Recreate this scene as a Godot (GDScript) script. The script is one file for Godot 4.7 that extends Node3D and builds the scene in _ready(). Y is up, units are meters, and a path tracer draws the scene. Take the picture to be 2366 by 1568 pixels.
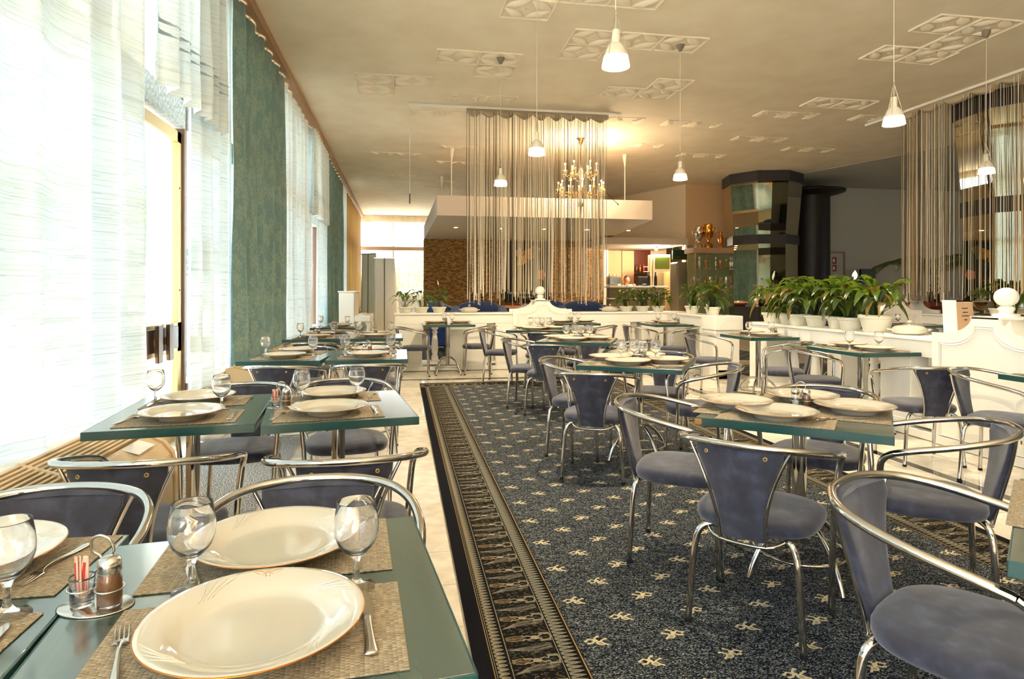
extends Node3D
# Hotel dining room: daylight from a curtained window wall on the left, pendants and a chandelier inside.
var M := {}
var used := {}
var rng := RandomNumberGenerator.new()
const CEIL := 4.5
const TOP := 0.75

func _ready():
	rng.seed = 7
	var cam := Camera3D.new(); cam.name = "camera"
	cam.projection = Camera3D.PROJECTION_FRUSTUM
	cam.near = 0.05; cam.far = 200.0
	cam.size = 0.05 * 1568.0 / 1471.0
	cam.frustum_offset = Vector2(0, -0.05 * 114.0 / 1471.0)
	cam.position = Vector3(0, 1.3, 0); cam.rotation_degrees.y = -9.8
	add_child(cam); cam.current = true
	var env := Environment.new()
	env.background_mode = Environment.BG_SKY
	var sky := Sky.new(); var sm := ProceduralSkyMaterial.new()
	sm.sky_top_color = Color(0.66, 0.83, 1.0); sm.sky_horizon_color = Color(0.88, 0.95, 1.0)
	sm.ground_bottom_color = Color(0.72, 0.70, 0.64); sm.ground_horizon_color = Color(0.9, 0.89, 0.85)
	sky.sky_material = sm; env.sky = sky
	env.background_energy_multiplier = 4.2
	env.tonemap_mode = Environment.TONE_MAPPER_LINEAR
	env.tonemap_exposure = 2.15
	env.sdfgi_enabled = true; env.ssao_enabled = true; env.ssil_enabled = true
	var we := WorldEnvironment.new(); we.name = "world"; we.environment = env; add_child(we)
	var sun := DirectionalLight3D.new(); sun.name = "sun"
	sun.light_color = Color(1.0, 0.99, 0.97); sun.light_energy = 18; sun.light_angular_distance = 0.6
	sun.shadow_enabled = true; sun.sky_mode = DirectionalLight3D.SKY_MODE_LIGHT_ONLY
	add_child(sun); sun.look_at_from_position(Vector3.ZERO, Vector3(0.52, -0.80, 0.34), Vector3.UP)
	materials()
	structure()
	curtains()
	partitions()
	background()
	tables()
	chairs()
	settings()
	plants()
	ceiling_things()
	outside()

# ------------------------------------------------------------------ naming and nodes
func numbered(s: String) -> String:
	if not used.has(s):
		used[s] = 0
		return s
	used[s] += 1
	return "%s_%03d" % [s, used[s]]

func tag(o: Node, label: String, category: String, group := "", kind := "") -> Node:
	o.set_meta("label", label)
	if category: o.set_meta("category", category)
	if group: o.set_meta("group", group)
	if kind: o.set_meta("kind", kind)
	return o

func thing(called: String, label: String, category: String, at := Vector3.ZERO, bearing := 0.0, group := "") -> Node3D:
	var o := Node3D.new(); o.name = numbered(called); add_child(o)
	o.position = at; o.rotation_degrees.y = -bearing
	tag(o, label, category, group)
	return o

func obj(called: String, mesh: Mesh, m: Material, parent: Node = null, xf := Transform3D()) -> MeshInstance3D:
	var o := MeshInstance3D.new(); o.mesh = mesh; o.material_override = m; o.transform = xf
	if parent == null:
		o.name = numbered(called); add_child(o)
	else:
		o.name = called; parent.add_child(o, true)
	return o

func struct(called: String, mesh: Mesh, m: Material, label := "", parent: Node = null, xf := Transform3D()) -> MeshInstance3D:
	var o := obj(called, mesh, m, parent, xf)
	if parent == null:
		o.set_meta("kind", "structure")
		if label: o.set_meta("label", label)
	return o

func dup(root: Node3D, at: Vector3, bearing: float, label: String) -> Node3D:
	var r: Node3D = root.duplicate()
	r.name = numbered(String(root.get_meta("base_name", root.name))); add_child(r)
	r.position = at; r.rotation_degrees.y = -bearing
	r.set_meta("label", label)
	return r

func X(p: Vector3, deg := Vector3.ZERO, s := Vector3.ONE) -> Transform3D:
	return Transform3D(Basis.from_euler(deg * PI / 180.0).scaled_local(s), p)

# ------------------------------------------------------------------ mesh building
func S() -> SurfaceTool:
	var st := SurfaceTool.new(); st.begin(Mesh.PRIMITIVE_TRIANGLES)
	return st

func fin(st: SurfaceTool) -> ArrayMesh:
	st.generate_normals(); st.index()
	return st.commit()

func tri(st: SurfaceTool, a: Vector3, b: Vector3, c: Vector3):
	st.add_vertex(a); st.add_vertex(c); st.add_vertex(b)

func quad(st: SurfaceTool, a: Vector3, b: Vector3, c: Vector3, d: Vector3):
	tri(st, a, b, c); tri(st, a, c, d)

func otri(st: SurfaceTool, a: Vector3, b: Vector3, c: Vector3, o: Vector3):
	if (b - a).cross(c - a).dot((a + b + c) / 3.0 - o) >= 0: tri(st, a, b, c)
	else: tri(st, a, c, b)

func loft(st: SurfaceTool, rings: Array, cap0 := true, cap1 := true, closed := true):
	st.set_smooth_group(0)
	for i in rings.size() - 1:
		var p: PackedVector3Array = rings[i]
		var q: PackedVector3Array = rings[i + 1]
		var n := p.size()
		for j in (n if closed else n - 1):
			var k := (j + 1) % n
			quad(st, p[j], p[k], q[k], q[j])
	st.set_smooth_group(-1)
	for e in 2:
		if (e == 0 and cap0) or (e == 1 and cap1):
			var r: PackedVector3Array = rings[0] if e == 0 else rings[-1]
			var c := Vector3.ZERO
			for v in r: c += v
			c /= r.size()
			for j in r.size():
				var k := (j + 1) % r.size()
				if e == 0: tri(st, c, r[k], r[j])
				else: tri(st, c, r[j], r[k])

func cr(pts: Array, k := 5) -> Array:
	var o := []
	for i in pts.size() - 1:
		var a: Vector3 = pts[max(i - 1, 0)]; var b: Vector3 = pts[i]; var c: Vector3 = pts[i + 1]; var d: Vector3 = pts[min(i + 2, pts.size() - 1)]
		for j in k:
			o.append(b.cubic_interpolate(c, a, d, float(j) / k))
	o.append(pts[-1])
	return o

func tube(st: SurfaceTool, pts: Array, r, n := 8, squash := 1.0, up := Vector3.ZERO):
	var rings := []
	var nn := Vector3.ZERO
	for i in pts.size():
		var t: Vector3 = (pts[min(i + 1, pts.size() - 1)] - pts[max(i - 1, 0)]).normalized()
		if nn == Vector3.ZERO:
			nn = up if up != Vector3.ZERO else (Vector3.UP if absf(t.y) < 0.9 else Vector3.RIGHT)
		if up != Vector3.ZERO: nn = up
		nn = (nn - t * nn.dot(t)).normalized()
		var b := t.cross(nn)
		var rr: float = r[i] if r is Array else r
		var ring := PackedVector3Array()
		for j in n:
			var f := TAU * j / n
			ring.append(pts[i] + (nn * cos(f) * squash + b * sin(f)) * rr)
		rings.append(ring)
	loft(st, rings)

func ring_tube(st: SurfaceTool, c: Vector3, rad: float, r: float, n := 28, m := 8):
	for i in n:
		for j in m:
			var q := []
			for d in [[0, 0], [1, 0], [1, 1], [0, 1]]:
				var a: float = TAU * (i + d[0]) / n; var b: float = TAU * (j + d[1]) / m
				q.append(c + Vector3(cos(a) * (rad + r * cos(b)), r * sin(b), sin(a) * (rad + r * cos(b))))
			st.set_smooth_group(0)
			tri(st, q[0], q[2], q[1]); tri(st, q[0], q[3], q[2])

func lathe(st: SurfaceTool, prof: Array, n := 24, at := Vector3.ZERO, wave := 0, amp := 0.0, cap := true):
	var rings := []
	for p in prof:
		var ring := PackedVector3Array()
		for j in n:
			var f := TAU * j / n
			var r: float = maxf(p.x, 0.0003)
			if wave > 0 and p.x > 0.01: r *= 1.0 + amp * cos(f * wave)
			ring.append(at + Vector3(cos(f) * r, p.y, -sin(f) * r))
		rings.append(ring)
	loft(st, rings, cap, cap)

func V2(a: Array) -> Array:
	var o := []
	for i in range(0, a.size(), 2): o.append(Vector2(a[i], a[i + 1]))
	return o

func boxm(st: SurfaceTool, c: Vector3, s: Vector3, ch := 0.0, bs := Basis()):
	st.set_smooth_group(-1)
	var h := s * 0.5
	var g := func(x: float, y: float, z: float, ax: int) -> Vector3:
		var v := Vector3(x, y, z) * h
		for k in 3:
			if k != ax: v[k] -= signf(v[k]) * ch
		return c + bs * v
	var sg := [-1.0, 1.0]
	for ax in 3:
		var u := (ax + 1) % 3; var w := (ax + 2) % 3
		for s0 in sg:
			var q := []
			for d in [[-1, -1], [1, -1], [1, 1], [-1, 1]]:
				var v := Vector3.ZERO
				v[ax] = s0; v[u] = d[0]; v[w] = d[1]
				q.append(g.call(v.x, v.y, v.z, ax))
			otri(st, q[0], q[1], q[2], c); otri(st, q[0], q[2], q[3], c)
			if ch > 0:
				for s1 in sg:
					var e := []
					for t in sg:
						var v := Vector3.ZERO
						v[ax] = s0; v[u] = s1; v[w] = t
						e.append(g.call(v.x, v.y, v.z, ax)); e.append(g.call(v.x, v.y, v.z, u))
					otri(st, e[0], e[1], e[2], c); otri(st, e[1], e[2], e[3], c)
	if ch > 0:
		for x in sg:
			for y in sg:
				for z in sg:
					otri(st, g.call(x, y, z, 0), g.call(x, y, z, 1), g.call(x, y, z, 2), c)

func bx(c: Vector3, s: Vector3, ch := 0.0) -> ArrayMesh:
	var st := S(); boxm(st, c, s, ch)
	return fin(st)

func b2(a: Vector3, b: Vector3, ch := 0.0) -> ArrayMesh:
	return bx((a + b) * 0.5, (b - a).abs(), ch)

func tb(pts: Array, r, n := 8) -> ArrayMesh:
	var st := S(); tube(st, pts, r, n)
	return fin(st)

func lt(prof: Array, n := 24, wave := 0, amp := 0.0) -> ArrayMesh:
	var st := S(); lathe(st, V2(prof), n, Vector3.ZERO, wave, amp)
	return fin(st)

# polygon in the local xy plane, pushed out from z0 to z1
func prism(st: SurfaceTool, poly: PackedVector2Array, z0: float, z1: float, xf := Transform3D()):
	st.set_smooth_group(-1)
	if Geometry2D.is_polygon_clockwise(poly): poly.reverse()   # counter-clockwise with y up
	var t := Geometry2D.triangulate_polygon(poly)
	for i in range(0, t.size(), 3):
		var a := poly[t[i]]; var b := poly[t[i + 1]]; var c := poly[t[i + 2]]
		if (b - a).cross(c - a) < 0:
			var d := b; b = c; c = d
		tri(st, xf * Vector3(a.x, a.y, z1), xf * Vector3(b.x, b.y, z1), xf * Vector3(c.x, c.y, z1))
		tri(st, xf * Vector3(a.x, a.y, z0), xf * Vector3(c.x, c.y, z0), xf * Vector3(b.x, b.y, z0))
	for i in poly.size():
		var a := poly[i]; var b := poly[(i + 1) % poly.size()]
		quad(st, xf * Vector3(a.x, a.y, z0), xf * Vector3(b.x, b.y, z0), xf * Vector3(b.x, b.y, z1), xf * Vector3(a.x, a.y, z1))

# a flat rectangle with UVs: corner o, edges u and v
func card(o: Vector3, u: Vector3, v: Vector3, us := 1.0, vs := 1.0) -> ArrayMesh:
	var st := S(); st.set_smooth_group(-1)
	for q in [[0, 0], [1, 1], [1, 0], [0, 0], [0, 1], [1, 1]]:
		st.set_uv(Vector2(q[0] * us, (1 - q[1]) * vs)); st.add_vertex(o + u * q[0] + v * q[1])
	return fin(st)

# ------------------------------------------------------------------ materials
func mt(key: String, c: Color, rough := 0.6, metal := 0.0, spec := 0.5) -> StandardMaterial3D:
	var m := StandardMaterial3D.new(); m.resource_name = key
	m.albedo_color = c; m.roughness = rough; m.metallic = metal; m.metallic_specular = spec
	M[key] = m
	return m

func noise_tex(sd: int, freq: float, cols: Array, size := 256, oct := 3, typ := FastNoiseLite.TYPE_SIMPLEX_SMOOTH) -> NoiseTexture2D:
	var n := FastNoiseLite.new(); n.seed = sd; n.frequency = freq; n.fractal_octaves = oct; n.noise_type = typ
	var t := NoiseTexture2D.new(); t.width = size; t.height = size; t.seamless = true; t.noise = n
	if cols.size():
		var g := Gradient.new()
		g.offsets = PackedFloat32Array(); g.colors = PackedColorArray()
		var off := PackedFloat32Array(); var cc := PackedColorArray()
		for c in cols: off.append(c[0]); cc.append(c[1])
		g.offsets = off; g.colors = cc
		t.color_ramp = g
	return t

func tri_map(m: StandardMaterial3D, t: Texture2D, sc: Vector3, world := false):
	m.albedo_texture = t; m.albedo_color = Color.WHITE
	m.uv1_triplanar = true; m.uv1_world_triplanar = world; m.uv1_scale = sc

func bump(m: StandardMaterial3D, t: Texture2D, cm: float):
	m.heightmap_enabled = true; m.heightmap_texture = t; m.heightmap_scale = cm

func stroke(im: Image, pts: Array, w: float, c: Color):
	for i in pts.size() - 1:
		var a: Vector2 = pts[i]; var b: Vector2 = pts[i + 1]
		var n := int(a.distance_to(b) * 2.0) + 1
		for k in n + 1: blob(im, a.lerp(b, float(k) / n), Vector2(w, w), 0.0, c)

func blob(im: Image, p: Vector2, r: Vector2, rot: float, c: Color):
	var mx := int(ceil(maxf(r.x, r.y)))
	var ww := im.get_width(); var hh := im.get_height()
	for y in range(-mx, mx + 1):
		for x in range(-mx, mx + 1):
			var q := Vector2(x, y).rotated(-rot) / r
			if q.length_squared() <= 1.0:
				im.set_pixel(posmod(int(p.x) + x, ww), posmod(int(p.y) + y, hh), c)

func img(w: int, h: int, c: Color) -> Image:
	var im := Image.create(w, h, false, Image.FORMAT_RGB8); im.fill(c)
	return im

func carpet_field() -> Texture2D:
	var s := 512
	var im := img(s, s, Color.BLACK)
	var r := RandomNumberGenerator.new(); r.seed = 3
	var pal := [Color(0.05, 0.055, 0.075), Color(0.09, 0.105, 0.13), Color(0.035, 0.035, 0.045), Color(0.38, 0.41, 0.43), Color(0.58, 0.59, 0.56), Color(0.17, 0.19, 0.23)]
	for y in range(0, s, 2):
		var x := 0
		while x < s:
			var c: Color = pal[[0, 0, 1, 1, 2, 3, 3, 4, 5, 5][r.randi() % 10]]
			var run := 2 + 2 * (r.randi() % 3)
			for k in run:
				for yy in 2: im.set_pixel((x + k) % s, y + yy, c)
			x += run
	var gold := Color(0.74, 0.69, 0.56)
	for i in 4:
		for p in [Vector2(64, 64), Vector2(192, 192)]:
			var o: Vector2 = p + Vector2(256 * (i % 2), 256 * (i / 2))
			var fl := 1.0 if (i + int(p.x)) % 2 == 0 else -1.0
			blob(im, o + Vector2(10 * fl, 12), Vector2(14, 11), 0.5 * fl, gold)
			blob(im, o + Vector2(-3 * fl, -5), Vector2(11, 7), 0.6 * fl, gold)
			for a in [[-34, -4, -20, -14, -6, -7], [-27, 9, -14, 8, -3, -2], [33, -9, 20, -3, 8, 6], [12, -25, 2, -19, -4, -8], [30, 22, 22, 16, 12, 12]]:
				stroke(im, [o + Vector2(a[0] * fl, a[1]), o + Vector2(a[2] * fl, a[3]), o + Vector2(a[4] * fl, a[5])], 3.0, gold)
				blob(im, o + Vector2(a[0] * fl, a[1]), Vector2(6, 4), 0.6 * fl, gold)
			blob(im, o + Vector2(11 * fl, 13), Vector2(8, 6), 0.5 * fl, Color(0.55, 0.53, 0.44))
	return ImageTexture.create_from_image(im)

func carpet_border() -> Texture2D:
	# u runs from the outer edge inwards (0.385 m), v along the edge (0.29 m)
	var w := 384; var h := 288
	var dk := Color(0.05, 0.05, 0.055); var im := img(w, h, dk)
	var r := RandomNumberGenerator.new(); r.seed = 11
	for y in h:
		for x in w:
			var k := r.randf() * 0.025
			im.set_pixel(x, y, Color(0.05 + k, 0.052 + k, 0.075 + k) if x < 60 else Color(0.055 + k, 0.055 + k, 0.055 + k))
	var gold := Color(0.60, 0.49, 0.31); var pale := Color(0.55, 0.525, 0.45); var gr := Color(0.33, 0.34, 0.32)
	for e in [[62, 3, gold], [70, 2, pale], [124, 3, pale], [304, 3, pale], [376, 5, gold]]:
		im.fill_rect(Rect2i(e[0], 0, e[1], h), e[2])
	for band in [[74, 122], [310, 374]]:
		for k in 12:
			var y0 := k * 24 + 12
			var xa: float = band[0]; var xb: float = band[1]
			for q in 4:
				stroke(im, [Vector2(xa + 3, y0 - 11 + q * 2), Vector2((xa + xb) / 2 + 6 - q * 4, y0 - 6 + q * 2), Vector2(xb - 8 - q * 6, y0), Vector2((xa + xb) / 2 + 6 - q * 4, y0 + 6 - q * 2), Vector2(xa + 3, y0 + 11 - q * 2)], 1.1, pale if q % 2 == 0 else gr)
			blob(im, Vector2(xa + 14, y0), Vector2(6, 4), 0, gold if band[0] == 74 else gr)
	for k in 2:
		var y0 := 72.0 + k * 144
		var lean := 1.0 if k == 0 else -1.0
		blob(im, Vector2(222 + 20 * k, y0), Vector2(16, 12), 0.2, pale)
		blob(im, Vector2(222 + 20 * k, y0), Vector2(8, 6), 0.2, gold)
		for a in [[-1, -1], [-1, 1], [1, -1], [1, 1]]:
			stroke(im, [Vector2(222 + 20 * k, y0), Vector2(222 + 20 * k + a[0] * 26, y0 + a[1] * 14), Vector2(222 + 20 * k + a[0] * 40, y0 + a[1] * 8), Vector2(222 + 20 * k + a[0] * 46, y0 + a[1] * 18)], 2.4, pale)
		blob(im, Vector2(280, y0 - 9), Vector2(13, 7), 0, Color(0.03, 0.03, 0.03)); blob(im, Vector2(280, y0 + 9), Vector2(13, 7), 0, Color(0.03, 0.03, 0.03))
		for q in 3:
			stroke(im, [Vector2(262, y0 - 20 - q * 4), Vector2(298, y0 - 16 - q * 5), Vector2(302, y0)], 1.6, pale)
			stroke(im, [Vector2(262, y0 + 20 + q * 4), Vector2(298, y0 + 16 + q * 5), Vector2(302, y0)], 1.6, pale)
		for q in 5:
			stroke(im, [Vector2(132, y0 + 72), Vector2(180, y0 + 60 - q * 5 * lean), Vector2(236, y0 + 56 - q * 9 * lean), Vector2(292, y0 + 44 - q * 7 * lean)], 1.5, gr if q % 2 == 0 else pale)
			stroke(im, [Vector2(134, y0 - 10 + q * 4), Vector2(160, y0 - 16 + q * 8), Vector2(196, y0 - 14 + q * 7)], 1.6, gr if q % 2 else gold)
		for q in 140:
			var p := Vector2(r.randf_range(132, 300), r.randf_range(0, h))
			stroke(im, [p, p + Vector2(r.randf_range(-14, 14), r.randf_range(-4, 4)), p + Vector2(r.randf_range(-18, 18), r.randf_range(-8, 8))], 0.9, [gr, pale, gold, Color(0.3, 0.29, 0.24)][q % 4])
	return ImageTexture.create_from_image(im)

func wood_tex() -> Texture2D:
	var im := img(256, 512, Color.BLACK)
	var n := FastNoiseLite.new(); n.seed = 5; n.frequency = 0.02
	var f := FastNoiseLite.new(); f.seed = 9; f.frequency = 0.09; f.fractal_octaves = 2
	for y in 512:
		for x in 256:
			# two samples blended across the border make the grain repeat without a seam
			var b := y / 512.0
			var k := 0.0
			for q in [[y, 1.0 - b], [y - 512, b]]: k += (n.get_noise_2d(x * 1.3, q[0] * 0.05) * 0.45 + f.get_noise_2d(x * 2.6, q[0] * 0.035) * 0.30) * q[1]
			im.set_pixel(x, y, Color(0.135, 0.22, 0.205).lerp(Color(0.34, 0.43, 0.39), clampf(0.45 + k, 0, 1)))
	return ImageTexture.create_from_image(im)

func weave_tex(height: bool) -> Texture2D:
	var s := 256
	var im := img(s, s, Color.BLACK)
	var r := RandomNumberGenerator.new(); r.seed = 21
	for cy in 32:
		for cx in 16:
			var over := (cx + cy) % 2 == 0
			var t := r.randf()
			for y in 8:
				for x in 16:
					var e: float = sin(PI * (x + 0.5) / 16.0) if over else sin(PI * (y + 0.5) / 8.0)
					var g := sin(PI * (y + 0.5) / 8.0) if over else sin(PI * (x + 0.5) / 16.0)
					var hgt := clampf(0.25 + 0.75 * pow(e, 0.6) * pow(g, 0.7) * (1.0 if over else 0.75), 0, 1)
					if height: im.set_pixel(cx * 16 + x, cy * 8 + y, Color(hgt, hgt, hgt))
					else: im.set_pixel(cx * 16 + x, cy * 8 + y, Color(0.55, 0.49, 0.40).lerp(Color(0.72, 0.66, 0.55), t) if over else Color(0.47, 0.42, 0.33).lerp(Color(0.62, 0.56, 0.46), t))
	return ImageTexture.create_from_image(im)

func damask_tex() -> Texture2D:
	var s := 512
	var im := img(s, s, Color(0.41, 0.51, 0.52))
	var r := RandomNumberGenerator.new(); r.seed = 4
	for y in s:
		for x in s:
			var k := r.randf() * 0.04 - 0.02
			im.set_pixel(x, y, Color(0.41 + k, 0.51 + k, 0.52 + k))
	for i in 120:
		var p := Vector2(r.randf_range(0, s), r.randf_range(0, s))
		var a := r.randf() * TAU
		for q in 6: blob(im, p + Vector2(16, 0).rotated(a + q * TAU / 6), Vector2(11, 6), a + q * TAU / 6, Color(0.52, 0.585, 0.55).lerp(Color(0.46, 0.555, 0.55), r.randf()))
		blob(im, p, Vector2(6, 6), 0, Color(0.45, 0.50, 0.46))
		stroke(im, [p, p + Vector2(r.randf_range(-20, 20), 40), p + Vector2(r.randf_range(-30, 30), 70)], 1.6, Color(0.49, 0.56, 0.53))
	return ImageTexture.create_from_image(im)

func sheer_tex() -> Texture2D:
	var im := img(256, 512, Color(0.90, 0.935, 0.945))
	var r := RandomNumberGenerator.new(); r.seed = 14
	for i in 420:
		var y := r.randi() % 512; var x := r.randi() % 256; var l := 20 + r.randi() % 120
		var k := r.randf_range(-0.16, 0.03)
		for q in l: im.set_pixel((x + q) % 256, y, Color(0.90 + k, 0.93 + k, 0.935 + k))
	return ImageTexture.create_from_image(im)

func tile_tex() -> Texture2D:
	var s := 512
	var im := img(s, s, Color.WHITE)
	var n := FastNoiseLite.new(); n.seed = 31; n.frequency = 0.012; n.fractal_octaves = 4
	for y in s:
		for x in s:
			var k := n.get_noise_2d(x, y) * 0.06
			im.set_pixel(x, y, Color(0.85 + k, 0.815 + k, 0.74 + k))
	for k in 4:
		im.fill_rect(Rect2i(k * 128, 0, 1, s), Color(0.52, 0.45, 0.34)); im.fill_rect(Rect2i(0, k * 128, s, 1), Color(0.52, 0.45, 0.34))
	return ImageTexture.create_from_image(im)

func bark_tex(height: bool) -> Texture2D:
	var s := 512
	var im := img(s, s, Color(0.2, 0.13, 0.06))
	var r := RandomNumberGenerator.new(); r.seed = 77
	for row in 64:
		var x := 0
		while x < s:
			var l := 8 + r.randi() % 26
			var t := r.randf()
			var c := Color(0.50, 0.34, 0.17).lerp(Color(0.84, 0.65, 0.40), t)
			if height: c = Color(t, t, t)
			im.fill_rect(Rect2i(x, row * 8, mini(l - 1, s - x), 7), c)
			x += l
	return ImageTexture.create_from_image(im)

func materials():
	tri_map(mt("ceiling", Color.WHITE, 0.85), noise_tex(1, 0.012, [[0.0, Color(0.895, 0.835, 0.735)], [0.5, Color(0.92, 0.865, 0.77)], [1.0, Color(0.935, 0.89, 0.80)]], 512, 4), Vector3.ONE * 0.22, true)
	mt("relief", Color(0.94, 0.89, 0.80), 0.7)
	mt("cream_wall", Color(0.88, 0.81, 0.70), 0.8)
	mt("tan_wall", Color(0.80, 0.66, 0.50), 0.8)
	mt("soffit", Color(0.82, 0.76, 0.70), 0.75)
	mt("hall_wall", Color(0.76, 0.74, 0.69), 0.8)
	mt("cornice", Color(0.66, 0.52, 0.39), 0.6)
	var m := mt("floor", Color.WHITE, 0.12, 0.0, 0.5)
	m.albedo_texture = tile_tex(); m.uv1_triplanar = true; m.uv1_world_triplanar = true; m.uv1_scale = Vector3.ONE / 1.44
	for k in 3:
		tri_map(mt("tile%d" % k, Color.WHITE, 0.11 + 0.03 * k), noise_tex(40 + k, 0.02, [[0.0, Color(0.77, 0.735, 0.67).lerp(Color(0.83, 0.80, 0.73), 0.5 * k)], [1.0, Color(0.92, 0.90, 0.85)]], 256, 4), Vector3.ONE * (0.9 + 0.2 * k), true)
	mt("inlay", Color(0.13, 0.11, 0.08), 0.1)
	m = mt("field", Color.WHITE, 0.95); m.albedo_texture = carpet_field(); m.metallic_specular = 0.2
	m = mt("border", Color.WHITE, 0.95); m.albedo_texture = carpet_border(); m.metallic_specular = 0.2
	m = mt("wood", Color.WHITE, 0.22, 0.0, 0.9); m.albedo_texture = wood_tex(); m.uv1_triplanar = true; m.uv1_scale = Vector3(1.6, 1.6, 1.0); m.clearcoat_enabled = true; m.clearcoat = 0.9; m.clearcoat_roughness = 0.13
	mt("edge", Color(0.115, 0.27, 0.26), 0.3)
	mt("chipboard", Color(0.62, 0.46, 0.26), 0.9)
	mt("chrome", Color(0.79, 0.775, 0.75), 0.08, 1.0)
	mt("steel", Color(0.82, 0.80, 0.76), 0.16, 1.0)
	mt("rubber", Color(0.04, 0.04, 0.04), 0.6)
	m = mt("velvet", Color.WHITE, 0.8)
	tri_map(m, noise_tex(8, 0.018, [[0.0, Color(0.125, 0.125, 0.17)], [0.5, Color(0.175, 0.18, 0.24)], [1.0, Color(0.29, 0.305, 0.385)]], 256, 4), Vector3.ONE * 2.5)
	m.rim_enabled = true; m.rim = 0.6; m.rim_tint = 0.3
	m = mt("sofa", Color.WHITE, 0.85)
	tri_map(m, noise_tex(18, 0.03, [[0.0, Color(0.09, 0.17, 0.36)], [1.0, Color(0.16, 0.27, 0.48)]], 256, 3), Vector3.ONE * 1.5)
	m.rim_enabled = true; m.rim = 0.5
	m = mt("porcelain", Color(0.79, 0.765, 0.70), 0.06, 0.0, 0.8); m.clearcoat_enabled = true; m.clearcoat = 0.6; m.clearcoat_roughness = 0.04
	mt("gold", Color(0.72, 0.46, 0.20), 0.3, 0.85)
	mt("trophy_gold", Color(0.80, 0.56, 0.24), 0.18, 1.0)
	m = mt("mat", Color.WHITE, 0.9); m.albedo_texture = weave_tex(false); bump(m, weave_tex(true), 0.18)
	m.uv1_triplanar = true; m.uv1_scale = Vector3.ONE * 9.0
	m = mt("glass", Color(1, 1, 1, 0.02), 0.02); m.refraction_enabled = true; m.refraction_scale = 0.05
	m = mt("pane", Color(0.97, 1.0, 0.98, 0.03), 0.02); m.transparency = BaseMaterial3D.TRANSPARENCY_ALPHA
	m = mt("greenpane", Color(0.60, 0.68, 0.52, 0.09), 0.03, 0.0, 0.3); m.transparency = BaseMaterial3D.TRANSPARENCY_ALPHA
	mt("pepper", Color(0.55, 0.36, 0.15), 0.8); mt("salt", Color(0.9, 0.9, 0.87), 0.8)
	mt("sachet", Color(0.86, 0.70, 0.62), 0.6); mt("sachet_red", Color(0.72, 0.20, 0.16), 0.6)
	mt("white_paint", Color(0.94, 0.93, 0.89), 0.35); mt("panel_inner", Color(0.86, 0.81, 0.69), 0.4)
	mt("pot", Color(0.91, 0.89, 0.82), 0.4); mt("soil", Color(0.12, 0.08, 0.05), 0.95)
	mt("terracotta", Color(0.55, 0.22, 0.10), 0.6); mt("bark", Color(0.25, 0.17, 0.09), 0.9)
	for k in 4:
		m = mt("leaf%d" % k, [Color(0.13, 0.21, 0.055), Color(0.19, 0.28, 0.07), Color(0.085, 0.15, 0.05), Color(0.34, 0.31, 0.11)][k], 0.32)
		m.backlight_enabled = true; m.backlight = Color(0.45, 0.55, 0.15) if k < 3 else Color(0.5, 0.42, 0.15)
	m = mt("spathe", Color(0.93, 0.93, 0.86), 0.5); m.backlight_enabled = true; m.backlight = Color(0.5, 0.5, 0.45)
	m = mt("sheer", Color.WHITE, 0.9); m.albedo_texture = sheer_tex(); m.metallic_specular = 0.1
	m.uv1_scale = Vector3(1, 1, 1); m.albedo_color = Color(1, 1, 1, 0.955); m.transparency = BaseMaterial3D.TRANSPARENCY_ALPHA
	m.backlight_enabled = true; m.backlight = Color(0.40, 0.45, 0.47)
	m = mt("thin_sheer", Color(0.95, 0.95, 0.92, 0.35), 0.9); m.transparency = BaseMaterial3D.TRANSPARENCY_ALPHA; m.backlight_enabled = true; m.backlight = Color(0.8, 0.8, 0.78)
	m = mt("sheer_band", Color(0.62, 0.68, 0.70), 0.9); m.backlight_enabled = true; m.backlight = Color(0.6, 0.65, 0.68)
	m = mt("drape", Color.WHITE, 0.85); m.albedo_texture = damask_tex(); m.backlight_enabled = true; m.backlight = Color(0.30, 0.31, 0.26)
	m = mt("brown_drape", Color(0.50, 0.36, 0.20), 0.85); m.backlight_enabled = true; m.backlight = Color(0.4, 0.3, 0.15)
	mt("string_pale", Color(0.94, 0.90, 0.82), 0.8); mt("string_tan", Color(0.68, 0.58, 0.42), 0.85); mt("string_dark", Color(0.36, 0.32, 0.27), 0.85)
	m = mt("header_cloth", Color(0.70, 0.64, 0.54), 0.85); m.backlight_enabled = true; m.backlight = Color(0.3, 0.28, 0.22)
	mt("beige_metal", Color(0.83, 0.73, 0.57), 0.4)
	mt("frame_brown", Color(0.36, 0.26, 0.18), 0.4, 0.4); mt("brass", Color(0.66, 0.55, 0.33), 0.35, 0.6); mt("bronze", Color(0.30, 0.20, 0.12), 0.3, 0.6)
	m = mt("stained_beam", Color.WHITE, 0.6)
	tri_map(m, noise_tex(61, 0.03, [[0.0, Color(0.42, 0.42, 0.40)], [1.0, Color(0.72, 0.73, 0.72)]], 256, 4), Vector3(0.6, 3, 3))
	m = mt("barkwall", Color.WHITE, 0.9); tri_map(m, bark_tex(false), Vector3.ONE * 0.55, true); bump(m, bark_tex(true), 2.0)
	mt("mirror", Color(0.80, 0.78, 0.70), 0.015, 1.0); mt("band", Color(0.17, 0.165, 0.18), 0.5); mt("brown_column", Color(0.085, 0.055, 0.03), 0.5)
	mt("green_paint", Color(0.05, 0.20, 0.10), 0.6); mt("felt", Color(0.03, 0.22, 0.10), 0.95); mt("mahogany", Color(0.30, 0.10, 0.05), 0.3)
	mt("black", Color(0.02, 0.02, 0.02), 0.4); mt("grey_metal", Color(0.50, 0.46, 0.38), 0.45); mt("white", Color(0.93, 0.92, 0.88), 0.5)
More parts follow.
